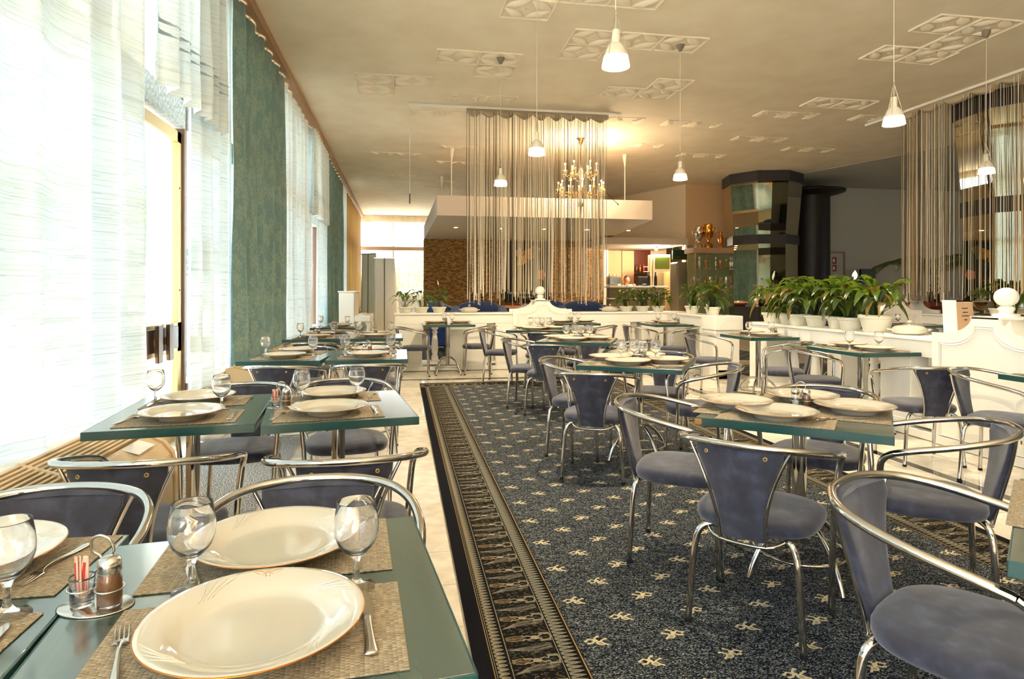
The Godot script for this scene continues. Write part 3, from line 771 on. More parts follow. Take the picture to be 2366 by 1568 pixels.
# ------------------------------------------------------------------ what stands behind the dining area
func background():
	var st := S()
	prism(st, PackedVector2Array([Vector2(0.74, 13.7), Vector2(5.6, 13.7), Vector2(6.5, 20.3), Vector2(0.68, 20.3)]), 2.9, 3.33, X(Vector3.ZERO, Vector3(90, 0, 0), Vector3(1, -1, -1)))
	var so := struct("ceiling_canopy", fin(st), M.soffit, "large flat box canopy hung from the ceiling over the lounge")
	for p in [[1.1, -14.4], [5.2, -14.4], [1.1, -18], [5.8, -18]]: obj("hanger", lt([0.06, 4.5, 0.05, 4.42, 0.012, 4.2, 0.01, 3.3], 10), M.lamp_white, so, X(Vector3(p[0], 0, p[1])))
	for k in 5:
		var dl := thing("downlight", "small recessed spotlight under the lounge canopy, %s from the left" % ["first", "second", "third", "fourth", "fifth"][k], "spotlight", Vector3(1.35 + 1.15 * k, 2.9, -16.2), 0, "spotlights under the lounge canopy")
		obj("ring", lt([0.055, -0.012, 0.07, -0.01, 0.075, 0.0], 16), M.steel, dl)
		obj("lens", lt([0.0, -0.02, 0.045, -0.016, 0.05, -0.006], 16), M.bulb, dl)
		var sl := SpotLight3D.new(); sl.name = "light"; sl.light_color = Color(1.0, 0.86, 0.64); sl.light_energy = 10; sl.light_size = 0.045; sl.spot_angle = 62; sl.spot_range = 30; sl.spot_attenuation = 2.0; sl.shadow_enabled = true
		dl.add_child(sl, true); sl.position = Vector3(0, -0.03, 0); sl.rotation_degrees.x = -90
	var bw := struct("wall_bark", b2(Vector3(0.68, 0, -20.7), Vector3(6.5, 2.9, -20.05)), M.barkwall, "brown wall clad in rough bark strips")
	poster()
	armchair(Vector3(1.55, 0, -12.5), 180, "blue rolled-arm armchair behind the counter, left of the arch, nearer one")
	armchair(Vector3(1.15, 0, -13.9), 110, "blue armchair behind the counter at left, turned sideways to the wall")
	armchair(Vector3(3.75, 0, -12.5), 180, "blue rolled-arm armchair behind the counter, right of the arch, nearer one")
	armchair(Vector3(3.1, 0, -13.8), 200, "dark blue armchair behind the counter, directly right of the finial")
	armchair(Vector3(10.6, 0, -14.6), 200, "blue sofa in front of the mirrored column at right", 1.5)
	# billiard table
	var t := thing("billiard_table", "billiard table with green cloth standing before the poster", "table", Vector3(2.9, 0, -16.5))
	obj("bed", bx(Vector3(0, 0.80, 0), Vector3(2.2, 0.06, 1.2), 0.01), M.felt, t)
	st = S()
	for s in [-1, 1]:
		boxm(st, Vector3(0, 0.83, 0.64 * s), Vector3(2.44, 0.09, 0.12), 0.015); boxm(st, Vector3(1.16 * s, 0.83, 0), Vector3(0.12, 0.09, 1.3), 0.015)
	obj("cushion_rail", fin(st), M.mahogany, t); obj("apron", bx(Vector3(0, 0.66, 0), Vector3(2.2, 0.22, 1.2), 0.01), M.mahogany, t)
	for s in [[-1, -1], [1, -1], [-1, 1], [1, 1]]: obj("leg", lt([0.06, 0, 0.08, 0.05, 0.06, 0.2, 0.09, 0.5, 0.08, 0.56], 14), M.mahogany, t, X(Vector3(0.95 * s[0], 0, 0.48 * s[1])))
	var sp := SphereMesh.new(); sp.radius = 0.03; sp.height = 0.06
	tag(obj("billiard_ball", sp, M.white, null, X(Vector3(2.28, 0.86, -16.1))), "white cue ball lying on the green billiard cloth", "ball")
	# far left: white upright piano, two roll-up banners seen from behind
	t = thing("piano", "white upright piano against the windows at the far left", "piano", Vector3(-1.0, 0, -14.6))
	obj("cabinet", b2(Vector3(-0.32, 0, -0.7), Vector3(0.0, 1.25, 0.7), 0.01), M.white_paint, t)
	obj("lid", b2(Vector3(-0.34, 1.25, -0.72), Vector3(0.03, 1.28, 0.72), 0.008), M.white_paint, t)
	var kb := obj("keyboard_shelf", b2(Vector3(0.0, 0.62, -0.7), Vector3(0.34, 0.76, 0.7), 0.02), M.white_paint, t)
	obj("keys", b2(Vector3(0.06, 0.76, -0.6), Vector3(0.2, 0.775, 0.6)), M.white, kb)
	for s in [-0.62, 0.62]: obj("leg", tb(cr([Vector3(0.26, 0.63, s), Vector3(0.30, 0.5, s), Vector3(0.22, 0.25, s), Vector3(0.27, 0.02, s)], 4), [0.05, 0.05, 0.048, 0.045, 0.042, 0.04, 0.038, 0.036, 0.034, 0.034, 0.035, 0.038, 0.045], 8), M.white_paint, t)
	for k in 2:
		t = thing("roll_up_banner", ["white roll-up banner seen from behind, left one with curled edge", "white roll-up banner seen from behind, right one beside the plants"][k], "banner", Vector3([-0.86, -0.44][k], 0, [-17.2, -16.3][k]), [40, -4][k])
		var rings := []
		for j in 9:
			var y := lerpf(0.06, [2.25, 2.10][k], j / 8.0)
			var ring := PackedVector3Array()
			for i in 9:
				var u := lerpf(-0.25, 0.25, i / 8.0)
				ring.append(Vector3(u * (1.0 + 0.35 * (1 - j / 8.0)) + 0.09 * k * (1 - j / 8.0), y, 0.05 * sin(u * 6.0 + k) * (1 - j / 8.0) + 0.004))
			for i in range(8, -1, -1): ring.append(ring[i] - Vector3(0, 0, 0.008))
			rings.append(ring)
		var s2 := S(); loft(s2, rings); obj("sheet", fin(s2), M.banner, t)
		obj("pole", tb([Vector3(0, 0.05, 0.05), Vector3(0, [2.26, 2.11][k], 0.03)], 0.008, 8), M.black, t)
		obj("top_rail", b2(Vector3(-0.26, [2.24, 2.09][k], -0.01), Vector3(0.26, [2.27, 2.12][k], 0.02), 0.004), M.steel, t)
		obj("base", b2(Vector3(-0.36, 0, -0.08), Vector3(0.45, 0.08, 0.08), 0.02), M.steel, t)
	bar()
	trophies()
	mirror_column(Vector3(10.0, 0, -16.5), 1.08, 14, "eight-sided mirrored column with dark bands in the back right corner")
	mirror_column(Vector3(10.35, 0, -9.0), 1.12, 10, "mirrored column behind the right string curtain")
	t = thing("round_column", "dark brown round column with flat disc capital beside the mirrored column", "column", Vector3(11.9, 0, -17.0))
	obj("shaft", lt([0.5, 0, 0.5, 4.2], 32), M.brown_column, t); obj("capital", lt([0.5, 4.05, 0.9, 4.16, 0.92, 4.22, 0.5, 4.3], 32), M.brown_column, t)
	# hall wall fittings
	t = thing("hose_cabinet", "pale framed glass cabinet with red labels on the grey hall wall", "cabinet", Vector3(13.2, 2.1, -17.78))
	st = S()
	for e in [[-0.36, 0, 0.05, 0.78], [0.36, 0, 0.05, 0.78], [0, 0.37, 0.77, 0.05], [0, -0.37, 0.77, 0.05]]: boxm(st, Vector3(e[0], e[1], 0.02), Vector3(e[2], e[3], 0.05), 0.006)
	obj("frame", fin(st), M.cornice, t); obj("pane", bx(Vector3(0, 0, 0.005), Vector3(0.68, 0.7, 0.01)), M.hall_wall, t)
	for y in [0.12, -0.12]:
		var lb := obj("label_plate", bx(Vector3(0.02, y, 0.018), Vector3(0.14, 0.2, 0.006), 0.001), M.red, t)
		obj("label_mark", bx(Vector3(0.0, y, 0.022), Vector3(0.07, 0.1, 0.004), 0.001), M.white, lb)
	t = thing("light_switch", "double white switch on the hall wall behind the palm", "switch", Vector3(15.4, 2.1, -17.78))
	for y in [0.08, -0.08]: obj("rocker", bx(Vector3(0, y, 0.01), Vector3(0.09, 0.1, 0.03), 0.006), M.white, t)
	t = thing("brochure_rack", "tall rack of printed brochures against the hall wall", "rack", Vector3(14.2, 0, -17.5))
	obj("frame", b2(Vector3(-0.25, 0, -0.1), Vector3(0.25, 1.95, 0.0), 0.01), M.black, t)
	for j in 4:
		for i in 2: obj("brochure", bx(Vector3(-0.12 + 0.24 * i, 0.75 + 0.32 * j, 0.02), Vector3(0.2, 0.28, 0.02), 0.003), [M.paper, M.white, M.sachet][(i + j) % 3], t, X(Vector3.ZERO, Vector3(-4, 0, 0)))
	for k in 2: string_curtain(k)
	track_wand()

func armchair(at: Vector3, bearing: float, label: String, w := 1.0):
	var t := thing("armchair", label, "armchair", at, bearing)
	var k := 1.14
	obj("seat", bx(Vector3(0, 0.3, 0), Vector3(0.75 * w, 0.3, 0.8), 0.05), M.sofa, t)
	var rings := []
	for e in [[0.15, 0.0, 1.0], [0.5, 0.03, 1.0], [0.78, 0.08, 0.97], [0.86, 0.10, 0.86], [0.88, 0.11, 0.7]]:
		var ring := PackedVector3Array()
		for j in 20:
			var f := TAU * j / 20
			var x: float = signf(cos(f)) * pow(absf(cos(f)), 0.35) * 0.46 * w * e[2]
			var z: float = -signf(sin(f)) * pow(absf(sin(f)), 0.5) * 0.11 * e[2]
			ring.append(Vector3(x, e[0] + 0.07 * (1 - pow(x / (0.46 * w), 2)) * clampf(e[0] - 0.3, 0, 1) * 1.6, 0.36 + e[1] + z))
		rings.append(ring)
	var st := S(); loft(st, rings); obj("backrest", fin(st), M.sofa, t, X(Vector3.ZERO, Vector3.ZERO, Vector3(1, k, 1)))
	for s in [-1, 1]:
		st = S(); boxm(st, Vector3(0.46 * w * s, 0.36, 0.0), Vector3(0.16, 0.52, 0.85), 0.03)
		tube(st, [Vector3(0.47 * w * s, 0.64, -0.43), Vector3(0.47 * w * s, 0.66, 0.1), Vector3(0.47 * w * s, 0.76, 0.42), Vector3(0.46 * w * s, 0.80, 0.47)], [0.10, 0.11, 0.11, 0.09], 14)
		obj("arm", fin(st), M.sofa, t, X(Vector3.ZERO, Vector3.ZERO, Vector3(1, k, 1)))
		for z in [-0.36, 0.36]: obj("leg", lt([0.025, 0, 0.035, 0.1], 10), M.mahogany, t, X(Vector3(0.42 * w * s, 0, z)))

func poster():
	var t := thing("poster", "dark poster with yellow and green shapes and white text on the bark wall", "poster", Vector3(3.95, 1.88, -20.0))
	obj("sheet", bx(Vector3.ZERO, Vector3(1.46, 1.95, 0.02), 0.003), M.black, t)
	var r := RandomNumberGenerator.new(); r.seed = 5
	for k in 9:
		var st := S(); var pl := PackedVector2Array()
		var c := Vector2(r.randf_range(-0.5, 0.5), r.randf_range(-0.35, 0.75)); var n := 5
		for i in n: pl.append(c + Vector2(r.randf_range(0.08, 0.22), 0).rotated(TAU * i / n))
		prism(st, pl, 0.01, 0.013 + 0.001 * k)
		obj("printed_shape", fin(st), [M.trophy_gold, M.green_paint, M.skin, M.leaf3, M.mahogany][k % 5], t)
	lettering("Mai mult decât profesie", t, Vector3(-0.05, -0.66, 0.014), 0.085, M.lettering)
	lettering("Concediul tău? Noi", t, Vector3(0.0, -0.80, 0.014), 0.06, M.lettering)

func bar():
	var t := thing("bar_counter", "grey bar counter with pale top and shelf behind the plants", "counter", Vector3(7.0, 0, -18.8))
	obj("top", b2(Vector3(-0.75, 1.37, -0.5), Vector3(1.15, 1.43, 0.15), 0.01), M.white, t)
	obj("front", b2(Vector3(-0.7, 0, -0.35), Vector3(1.1, 1.37, 0.0), 0.01), M.grey_metal, t)
	obj("shelf", b2(Vector3(-0.75, 1.02, -0.3), Vector3(0.4, 1.06, 0.12), 0.006), M.white, t)
	person(Vector3(7.08, 0, -19.75))
	t = thing("wood_panel", "tall light brown wood panel behind the bartender", "panel", Vector3(7.45, 0, -21.0))
	for k in 2: obj("board", b2(Vector3(-0.48 + 0.5 * k, 1.0, -0.03), Vector3(0.0 + 0.5 * k, 2.66, 0.03), 0.006), M.tan_wall, t)
	t = thing("beer_sign", "green poster lettered BORG with a round emblem beside the bar", "sign", Vector3(6.35, 2.05, -20.9))
	obj("board", bx(Vector3.ZERO, Vector3(0.5, 0.95, 0.03), 0.005), M.green_paint, t)
	lettering("BORG", t, Vector3(0.02, 0.25, 0.018), 0.15, M.lettering, Vector3.ZERO, true)
	obj("emblem", lt([0.0, 0.0, 0.13, 0.0, 0.15, 0.012, 0.13, 0.018], 24), M.lettering, t, X(Vector3(0.02, -0.15, 0.014), Vector3(90, 0, 0)))
	obj("emblem_core", lt([0.0, 0.0, 0.10, 0.0, 0.11, 0.01], 24), M.green_paint, t, X(Vector3(0.02, -0.15, 0.03), Vector3(90, 0, 0)))
	t = thing("ceiling_lamp", "small glowing amber lamp under the bar canopy", "lamp", Vector3(7.85, 2.66, -18.9))
	obj("base", lt([0.05, 0, 0.08, -0.03, 0.05, -0.035], 16), M.brass, t)
	lamp(t, Vector3(0, -0.075, 0), 0.05, 5.0)
	t = thing("display_fridge", "white upright drinks fridge with bright glass door", "fridge", Vector3(8.05, 0, -18.9))
	obj("body", b2(Vector3(-0.28, 0, -0.5), Vector3(0.28, 2.42, 0.0), 0.015), M.white, t)
	var dr := obj("door", b2(Vector3(-0.26, 0.3, 0.0), Vector3(0.26, 1.9, 0.03), 0.01), M.steel, t)
	obj("door_glass", b2(Vector3(-0.2, 0.36, 0.03), Vector3(0.2, 1.84, 0.036)), M.mirror, dr)
	obj("header_sign", b2(Vector3(-0.24, 1.96, 0.0), Vector3(0.24, 2.34, 0.03), 0.01), M.far_leaf, t)
	t = thing("grey_cabinet", "tall grey cabinet with rounded corner left of the trophy case", "cabinet", Vector3(8.25, 0, -17.4))
	obj("body", b2(Vector3(-0.38, 0, -0.5), Vector3(0.42, 2.12, 0.0), 0.04), M.grey_metal, t)
	obj("door", b2(Vector3(-0.36, 0.1, 0.0), Vector3(0.4, 1.88, 0.02), 0.008), M.grey_metal, t)
	t = thing("green_sign", "dark green fascia board lettered in gold above the grey cabinet", "sign", Vector3(8.3, 2.36, -18.0))
	obj("board", bx(Vector3.ZERO, Vector3(0.62, 0.3, 0.05), 0.005), M.green_paint, t); lettering("GRAND COFFEE", t, Vector3(0, -0.08, 0.03), 0.06, M.trophy_gold)
	lettering("the whisky", t, Vector3(0.0, 0.24, 0.03), 0.12, M.black)
	t = thing("bottle_shelf", "dark shelf of bottles left of the drinks fridge", "shelf", Vector3(8.0, 0, -20.9))
	obj("back_panel", b2(Vector3(-0.1, 0.6, -0.1), Vector3(0.5, 2.7, -0.06)), M.mahogany, t); obj("board", b2(Vector3(-0.1, 1.86, -0.06), Vector3(0.5, 1.9, 0.2)), M.black, t)
	var bt := [0.035, 0, 0.037, 0.01, 0.037, 0.17, 0.03, 0.2, 0.013, 0.23, 0.012, 0.28, 0.014, 0.29]
	for k in 4: tag(obj("bottle", lt(bt, 14), [M.mahogany, M.trophy_gold, M.red, M.brown_column][k], null, X(Vector3(7.95 + 0.13 * k, 1.9, -20.85))), "%s spirit bottle on the dark bar shelf" % ["reddish brown", "golden", "bright red", "black"][k], "bottle", "bottles on the bar shelf")
	for k in 2: tag(obj("bottle", lt(bt, 14), M.brown_column, null, X(Vector3(7.55 + 0.22 * k, 1.43, -18.75), Vector3.ZERO, Vector3(1.3, 1.5, 1.3))), ["tall dark wine bottle on the bar counter, left of the pair", "tall dark wine bottle on the bar counter below the tap, right of the pair"][k], "bottle", "wine bottles on the bar counter")
	t = thing("beer_tap", "tall wooden tap column with chrome arms on the bar", "tap", Vector3(7.72, 1.43, -19.0))
	obj("column", lt([0.06, 0, 0.05, 0.03, 0.05, 0.9, 0.04, 0.93], 16), M.tan_wall, t)
	for y in [0.45, 0.6]: obj("arm", tb([Vector3(-0.25, y, 0), Vector3(0.25, y, 0.05)], 0.01, 8), M.steel, t)
	t = thing("coffee_machine", "bright metal coffee machine on the bar beside the bartender", "machine", Vector3(6.52, 1.43, -19.1))
	obj("body", bx(Vector3(0, 0.16, 0), Vector3(0.42, 0.3, 0.3), 0.05), M.steel, t)
	for k in 3: obj("cup", lt([0.025, 0, 0.04, 0.05], 12), M.white, t, X(Vector3(-0.12 + 0.12 * k, 0.31, 0)))
	t = thing("cash_screen", "black back of a till screen on the bar", "screen", Vector3(7.42, 1.43, -18.85))
	obj("panel", bx(Vector3(0, 0.16, 0), Vector3(0.34, 0.26, 0.04), 0.01), M.black, t, X(Vector3.ZERO, Vector3(-12, 0, 0))); obj("stand", bx(Vector3(0, 0.03, 0), Vector3(0.14, 0.06, 0.12), 0.01), M.black, t)

func cup_mesh(k: int) -> ArrayMesh:
	var st := S()
	lathe(st, V2([[0.05, 0, 0.05, 0.05, 0.02, 0.06, 0.015, 0.1, 0.03, 0.12, 0.06, 0.17, 0.07, 0.25, 0.055, 0.29, 0.06, 0.3], [0.04, 0, 0.04, 0.06, 0.012, 0.07, 0.012, 0.2, 0.03, 0.21, 0.035, 0.27, 0.02, 0.3], [0.045, 0, 0.045, 0.04, 0.02, 0.05, 0.045, 0.14, 0.05, 0.2, 0.02, 0.24, 0.03, 0.28, 0.032, 0.3]][k]), 18)
	if k == 0:
		for s in [-1, 1]: tube(st, cr([Vector3(0.055 * s, 0.14, 0), Vector3(0.11 * s, 0.18, 0), Vector3(0.11 * s, 0.25, 0), Vector3(0.06 * s, 0.27, 0)], 4), 0.006, 6)
	return fin(st)

func trophies():
	var t := thing("trophy_case", "green-tinted glass trophy case with shelves against the tan wall", "cabinet", Vector3(8.5, 0, -16.4))
	obj("base", b2(Vector3(-0.55, 0, -0.5), Vector3(0.75, 0.55, 0.0), 0.01), M.grey_metal, t)
	obj("top", b2(Vector3(-0.62, 2.32, -0.55), Vector3(0.78, 2.47, 0.03), 0.008), M.cornice, t)
	obj("back_panel", b2(Vector3(-0.55, 0.55, -0.5), Vector3(0.75, 2.32, -0.47)), M.olive, t)
	for y in [1.35, 1.86]: obj("shelf", b2(Vector3(-0.54, y, -0.47), Vector3(0.74, y + 0.012, -0.02)), M.greenpane, t)
	obj("glass_front", b2(Vector3(-0.55, 0.55, -0.01), Vector3(0.75, 2.32, 0.0)), M.greenpane, t)
	obj("glass_side", b2(Vector3(-0.56, 0.55, -0.47), Vector3(-0.55, 2.32, 0.0)), M.greenpane, t)
	for x in [-0.55, -0.2, 0.75]: obj("post", b2(Vector3(x - 0.01, 0.55, -0.01), Vector3(x + 0.01, 2.32, 0.012)), M.brass, t)
	var ms := [cup_mesh(0), cup_mesh(1), cup_mesh(2)]
	var kinds := ["two-handled cup", "slim figure trophy", "vase shaped trophy"]
	var metals := [["silver", M.steel], ["gold", M.trophy_gold], ["bronze", M.gold]]
	for sh in 2:
		for k in 8:
			var mt2 = metals[(k * 2 + sh) % 3]
			tag(obj("trophy", ms[(k + sh) % 3], mt2[1], null, X(Vector3(8.05 + 0.155 * k, [1.363, 1.873][sh], -16.62 - 0.05 * (k % 2)), Vector3(0, 25 * k, 0), Vector3.ONE * [1.05, 1.2, 0.9][k % 3])), "%s %s, %s from the left on the %s shelf of the glass case" % [mt2[0], kinds[(k + sh) % 3], ["first", "second", "third", "fourth", "fifth", "sixth", "seventh", "eighth"][k], ["lower", "upper"][sh]], "trophy", "trophies in the glass case")
	var big := [[8.05, 1, 1.5, M.steel, "slim silver trophy at the left end on top of the glass case"], [8.2, 0, 2.0, M.steel, "silver two-handled cup on top of the case, behind the biggest cup"], [8.42, 0, 2.2, M.trophy_gold, "biggest two-handled cup on top of the glass case"], [8.78, 2, 1.55, M.gold, "bronze vase trophy standing alone at the right on top of the case"]]
	for b in big: tag(obj("trophy", ms[b[1]], b[3], null, X(Vector3(b[0], 2.47, -16.55 - (0.14 if b[0] == 8.2 else 0.0)), Vector3(0, 15, 0), Vector3.ONE * b[2])), b[4], "trophy", "trophies on top of the case")

func mirror_column(at: Vector3, r: float, turn: float, label: String):
	var t := thing("mirror_column", label, "column", at, turn)
	var ring := func(rr: float, y: float) -> PackedVector3Array:
		var p := PackedVector3Array()
		for j in 8: p.append(Vector3(cos(TAU * (j + 0.5) / 8), 0, -sin(TAU * (j + 0.5) / 8)) * rr + Vector3(0, y, 0))
		return p
	for e in [["plinth", 0.0, 0.85, 0.86, 0.86, "band"], ["mid_band", 2.55, 2.80, 0.90, 0.90, "band"], ["top_band", 4.22, 4.495, 1.0, 1.0, "band"], ["foot", 0.0, 0.1, 0.95, 0.95, "terracotta"]]:
		var st := S(); var a: PackedVector3Array = ring.call(r * e[3], e[1]); var b: PackedVector3Array = ring.call(r * e[4], e[2])
		st.set_smooth_group(-1)
		for j in 8:
			var k := (j + 1) % 8
			quad(st, a[j], a[k], b[k], b[j])
			tri(st, Vector3(0, e[1], 0), a[k], a[j]); tri(st, Vector3(0, e[2], 0), b[j], b[k])
		obj(e[0], fin(st), M[e[5]], t)
	for e in [[0.85, 2.55, 0.86, 0.86], [2.80, 4.22, 0.86, 0.97]]:
		var a: PackedVector3Array = ring.call(r * e[2], e[0]); var b: PackedVector3Array = ring.call(r * e[3], e[1])
		for j in 8:
			var k := (j + 1) % 8
			var st := S(); st.set_smooth_group(-1)
			quad(st, a[j], a[k], b[k], b[j])
			var inn := Vector3(0.97, 1, 0.97)
			quad(st, b[j] * inn, b[k] * inn, a[k] * inn, a[j] * inn)
			quad(st, a[k], a[j], a[j] * inn, a[k] * inn); quad(st, b[j], b[k], b[k] * inn, b[j] * inn)
			quad(st, a[j], b[j], b[j] * inn, a[j] * inn); quad(st, b[k], a[k], a[k] * inn, b[k] * inn)
			obj("mirror_panel", fin(st), M.mirror, t)

# strings hung from a ceiling track; each string is a part
func string_curtain(k: int):
	var t := thing("string_curtain", ["curtain of hanging pale strings across the room above the back counter", "curtain of hanging strings on the right, over the far balustrade"][k], "curtain", [Vector3(0, 0, -11.03), Vector3(8.82, 0, -10.05)][k], [0, 90][k])
	# local x runs along the track
	var x0: float = [1.10, 0.0][k]; var x1: float = [3.62, 4.2][k]
	obj("track", b2(Vector3([0.10, -0.9][k], 4.455, -0.02), Vector3([3.9, 4.6][k], 4.498, 0.02), 0.004), M.white, t)
	var r := RandomNumberGenerator.new(); r.seed = 50 + k
	var var_mesh := []
	for q in 8:
		var pts := []
		var rad := []
		var ph := r.randf() * TAU; var sway := r.randf_range(0.0, 0.016)
		for i in 13:
			var s := i / 12.0
			pts.append(Vector3(sway * sin(ph + s * 5.0) * s, -3.1 * s, sway * cos(ph * 2.0 + s * 4.0) * s))
			rad.append(lerpf(0.0035, [0.0065, 0.0055][k], s) * r.randf_range(0.9, 1.1))
		var st := S(); tube(st, pts, rad, 6)
		if q % 2 == 0:
			var e: Vector3 = pts[-1]
			for f in 3: tube(st, [e, e + Vector3(0.012 * (f - 1), -0.05, 0.006 * (f - 1))], 0.0025, 5)
		var_mesh.append(fin(st))
	var x := x0
	var clump := 0
	var n := 0
	while x < x1 and n < 300:
		var step := 0.0
		if k == 0:
			clump = (clump + 1) % 7
			step = r.randf_range(0.006, 0.014) if clump in [1, 2, 4, 5] else r.randf_range(0.012, 0.036)
		else:
			var sparse: bool = x > 0.95 and x < 2.1
			step = r.randf_range(0.025, 0.06) if sparse else r.randf_range(0.006, 0.017)
		x += step
		var m: Material = [M.string_pale, M.string_pale, M.string_tan, M.string_pale, M.string_dark, M.string_tan][r.randi() % 6] if k == 0 else [M.string_pale, M.string_tan, M.string_dark, M.string_tan, M.string_pale, M.string_dark][r.randi() % 6]
		obj("string", var_mesh[r.randi() % 8], m, t, X(Vector3(x, 4.42, r.randf_range(-0.02, 0.02)), Vector3(0, r.randf() * 360, 0), Vector3(1, r.randf_range(1.0, 1.08), 1)))
		n += 1
	# gathered cloth header
	var st := S(); var rings := []
	var cols := 90
	for i in cols + 1:
		var s := float(i) / cols
		var xx := lerpf(x0, x1 + 0.05, s)
		var sag := absf(sin(s * PI * 9.0 + 0.4 * sin(s * 9.0))) * 0.085
		var dz := 0.03 * sin(s * PI * 18.0)
		rings.append(PackedVector3Array([Vector3(xx, 4.455, 0.012), Vector3(xx, 4.36 - sag * 0.6 + 0.06, 0.02 + dz), Vector3(xx, 4.34 - sag + 0.05, dz), Vector3(xx, 4.455, -0.012)]))
	loft(st, rings)
	obj("header", fin(st), M.header_cloth, t)

func track_wand():
	var t := thing("curtain_wand", "thin hanging pull rod with dark tip at the left end of the ceiling track", "rod", Vector3(0.13, 0, -11.03))
	obj("rod", tb([Vector3(0, 4.45, 0), Vector3(0, 2.95, 0)], 0.004, 6), M.white, t); obj("tip", tb([Vector3(0, 2.95, 0), Vector3(0, 2.78, 0)], 0.009, 8), M.black, t)
	t = thing("curtain_wand", "slanting thin rod with dark tip right of the chandelier", "rod", Vector3(3.75, 0, -11.0))
	obj("rod", tb([Vector3(-0.12, 3.05, 0), Vector3(0.08, 2.86, 0)], 0.005, 6), M.black, t); obj("tip", tb([Vector3(0.08, 2.86, 0), Vector3(0.10, 2.84, 0)], 0.011, 8), M.black, t)

func lamp(t: Node3D, at: Vector3, r: float, e: float):
	var sp := SphereMesh.new(); sp.radius = r; sp.height = 2.2 * r; sp.radial_segments = 16; sp.rings = 10
	obj("bulb", sp, M.bulb, t, X(at))
	var l := OmniLight3D.new(); l.name = "light"; l.light_color = Color(1.0, 0.91, 0.77); l.light_energy = e; l.light_size = r; l.omni_range = 40; l.omni_attenuation = 2.0; l.shadow_enabled = true
	t.add_child(l, true); l.position = at

# ------------------------------------------------------------------ a person by smooth-joined capsules, meshed as surface nets
func nets(bones: Array, cell: float, k := 0.04) -> ArrayMesh:
	var lo := Vector3.ONE * 99; var hi := -lo
	for b in bones:
		for q in 2:
			var rr: float = b[2 + q] + cell * 3
			lo = lo.min(b[q] - Vector3.ONE * rr); hi = hi.max(b[q] + Vector3.ONE * rr)
	var n := Vector3i(((hi - lo) / cell).ceil()) + Vector3i.ONE
	var f := PackedFloat32Array(); f.resize(n.x * n.y * n.z)
	for z in n.z:
		for y in n.y:
			for x in n.x:
				var p := lo + Vector3(x, y, z) * cell
				var d := 9.0
				for b in bones:
					var ab: Vector3 = b[1] - b[0]
					var h := clampf((p - b[0]).dot(ab) / maxf(ab.length_squared(), 1e-6), 0, 1)
					var e: float = (p - b[0] - ab * h).length() - lerpf(b[2], b[3], h)
					var m := clampf(0.5 + 0.5 * (d - e) / k, 0, 1)
					d = lerpf(d, e, m) - k * m * (1 - m)
				f[x + n.x * (y + n.y * z)] = d
	var at := func(x, y, z) -> float: return f[x + n.x * (y + n.y * z)]
	var vs := {}
	for z in n.z - 1:
		for y in n.y - 1:
			for x in n.x - 1:
				var c := []
				for i in 8: c.append(at.call(x + (i & 1), y + (i >> 1 & 1), z + (i >> 2)))
				var s := Vector3.ZERO; var cnt := 0
				for e in [[0, 1], [2, 3], [4, 5], [6, 7], [0, 2], [1, 3], [4, 6], [5, 7], [0, 4], [1, 5], [2, 6], [3, 7]]:
					var a: float = c[e[0]]; var b: float = c[e[1]]
					if (a < 0) != (b < 0):
						var pa := Vector3(e[0] & 1, e[0] >> 1 & 1, e[0] >> 2); var pb := Vector3(e[1] & 1, e[1] >> 1 & 1, e[1] >> 2)
						s += pa.lerp(pb, a / (a - b)); cnt += 1
				if cnt: vs[Vector3i(x, y, z)] = lo + (Vector3(x, y, z) + s / cnt) * cell
	var st := S(); st.set_smooth_group(0)
	for v in vs:
		for ax in 3:
			var d := Vector3i.ZERO; d[ax] = 1
			var u := Vector3i.ZERO; u[(ax + 1) % 3] = 1
			var w := Vector3i.ZERO; w[(ax + 2) % 3] = 1
			var a: float = at.call(v.x, v.y, v.z); var b: float = at.call(v.x + d.x, v.y + d.y, v.z + d.z)
			if (a < 0) == (b < 0) or not (vs.has(v - u) and vs.has(v - w) and vs.has(v - u - w)): continue
			var q := [vs[v - u - w], vs[v - w], vs[v], vs[v - u]]
			if a < 0: quad(st, q[0], q[1], q[2], q[3])
			else: quad(st, q[3], q[2], q[1], q[0])
	return fin(st)

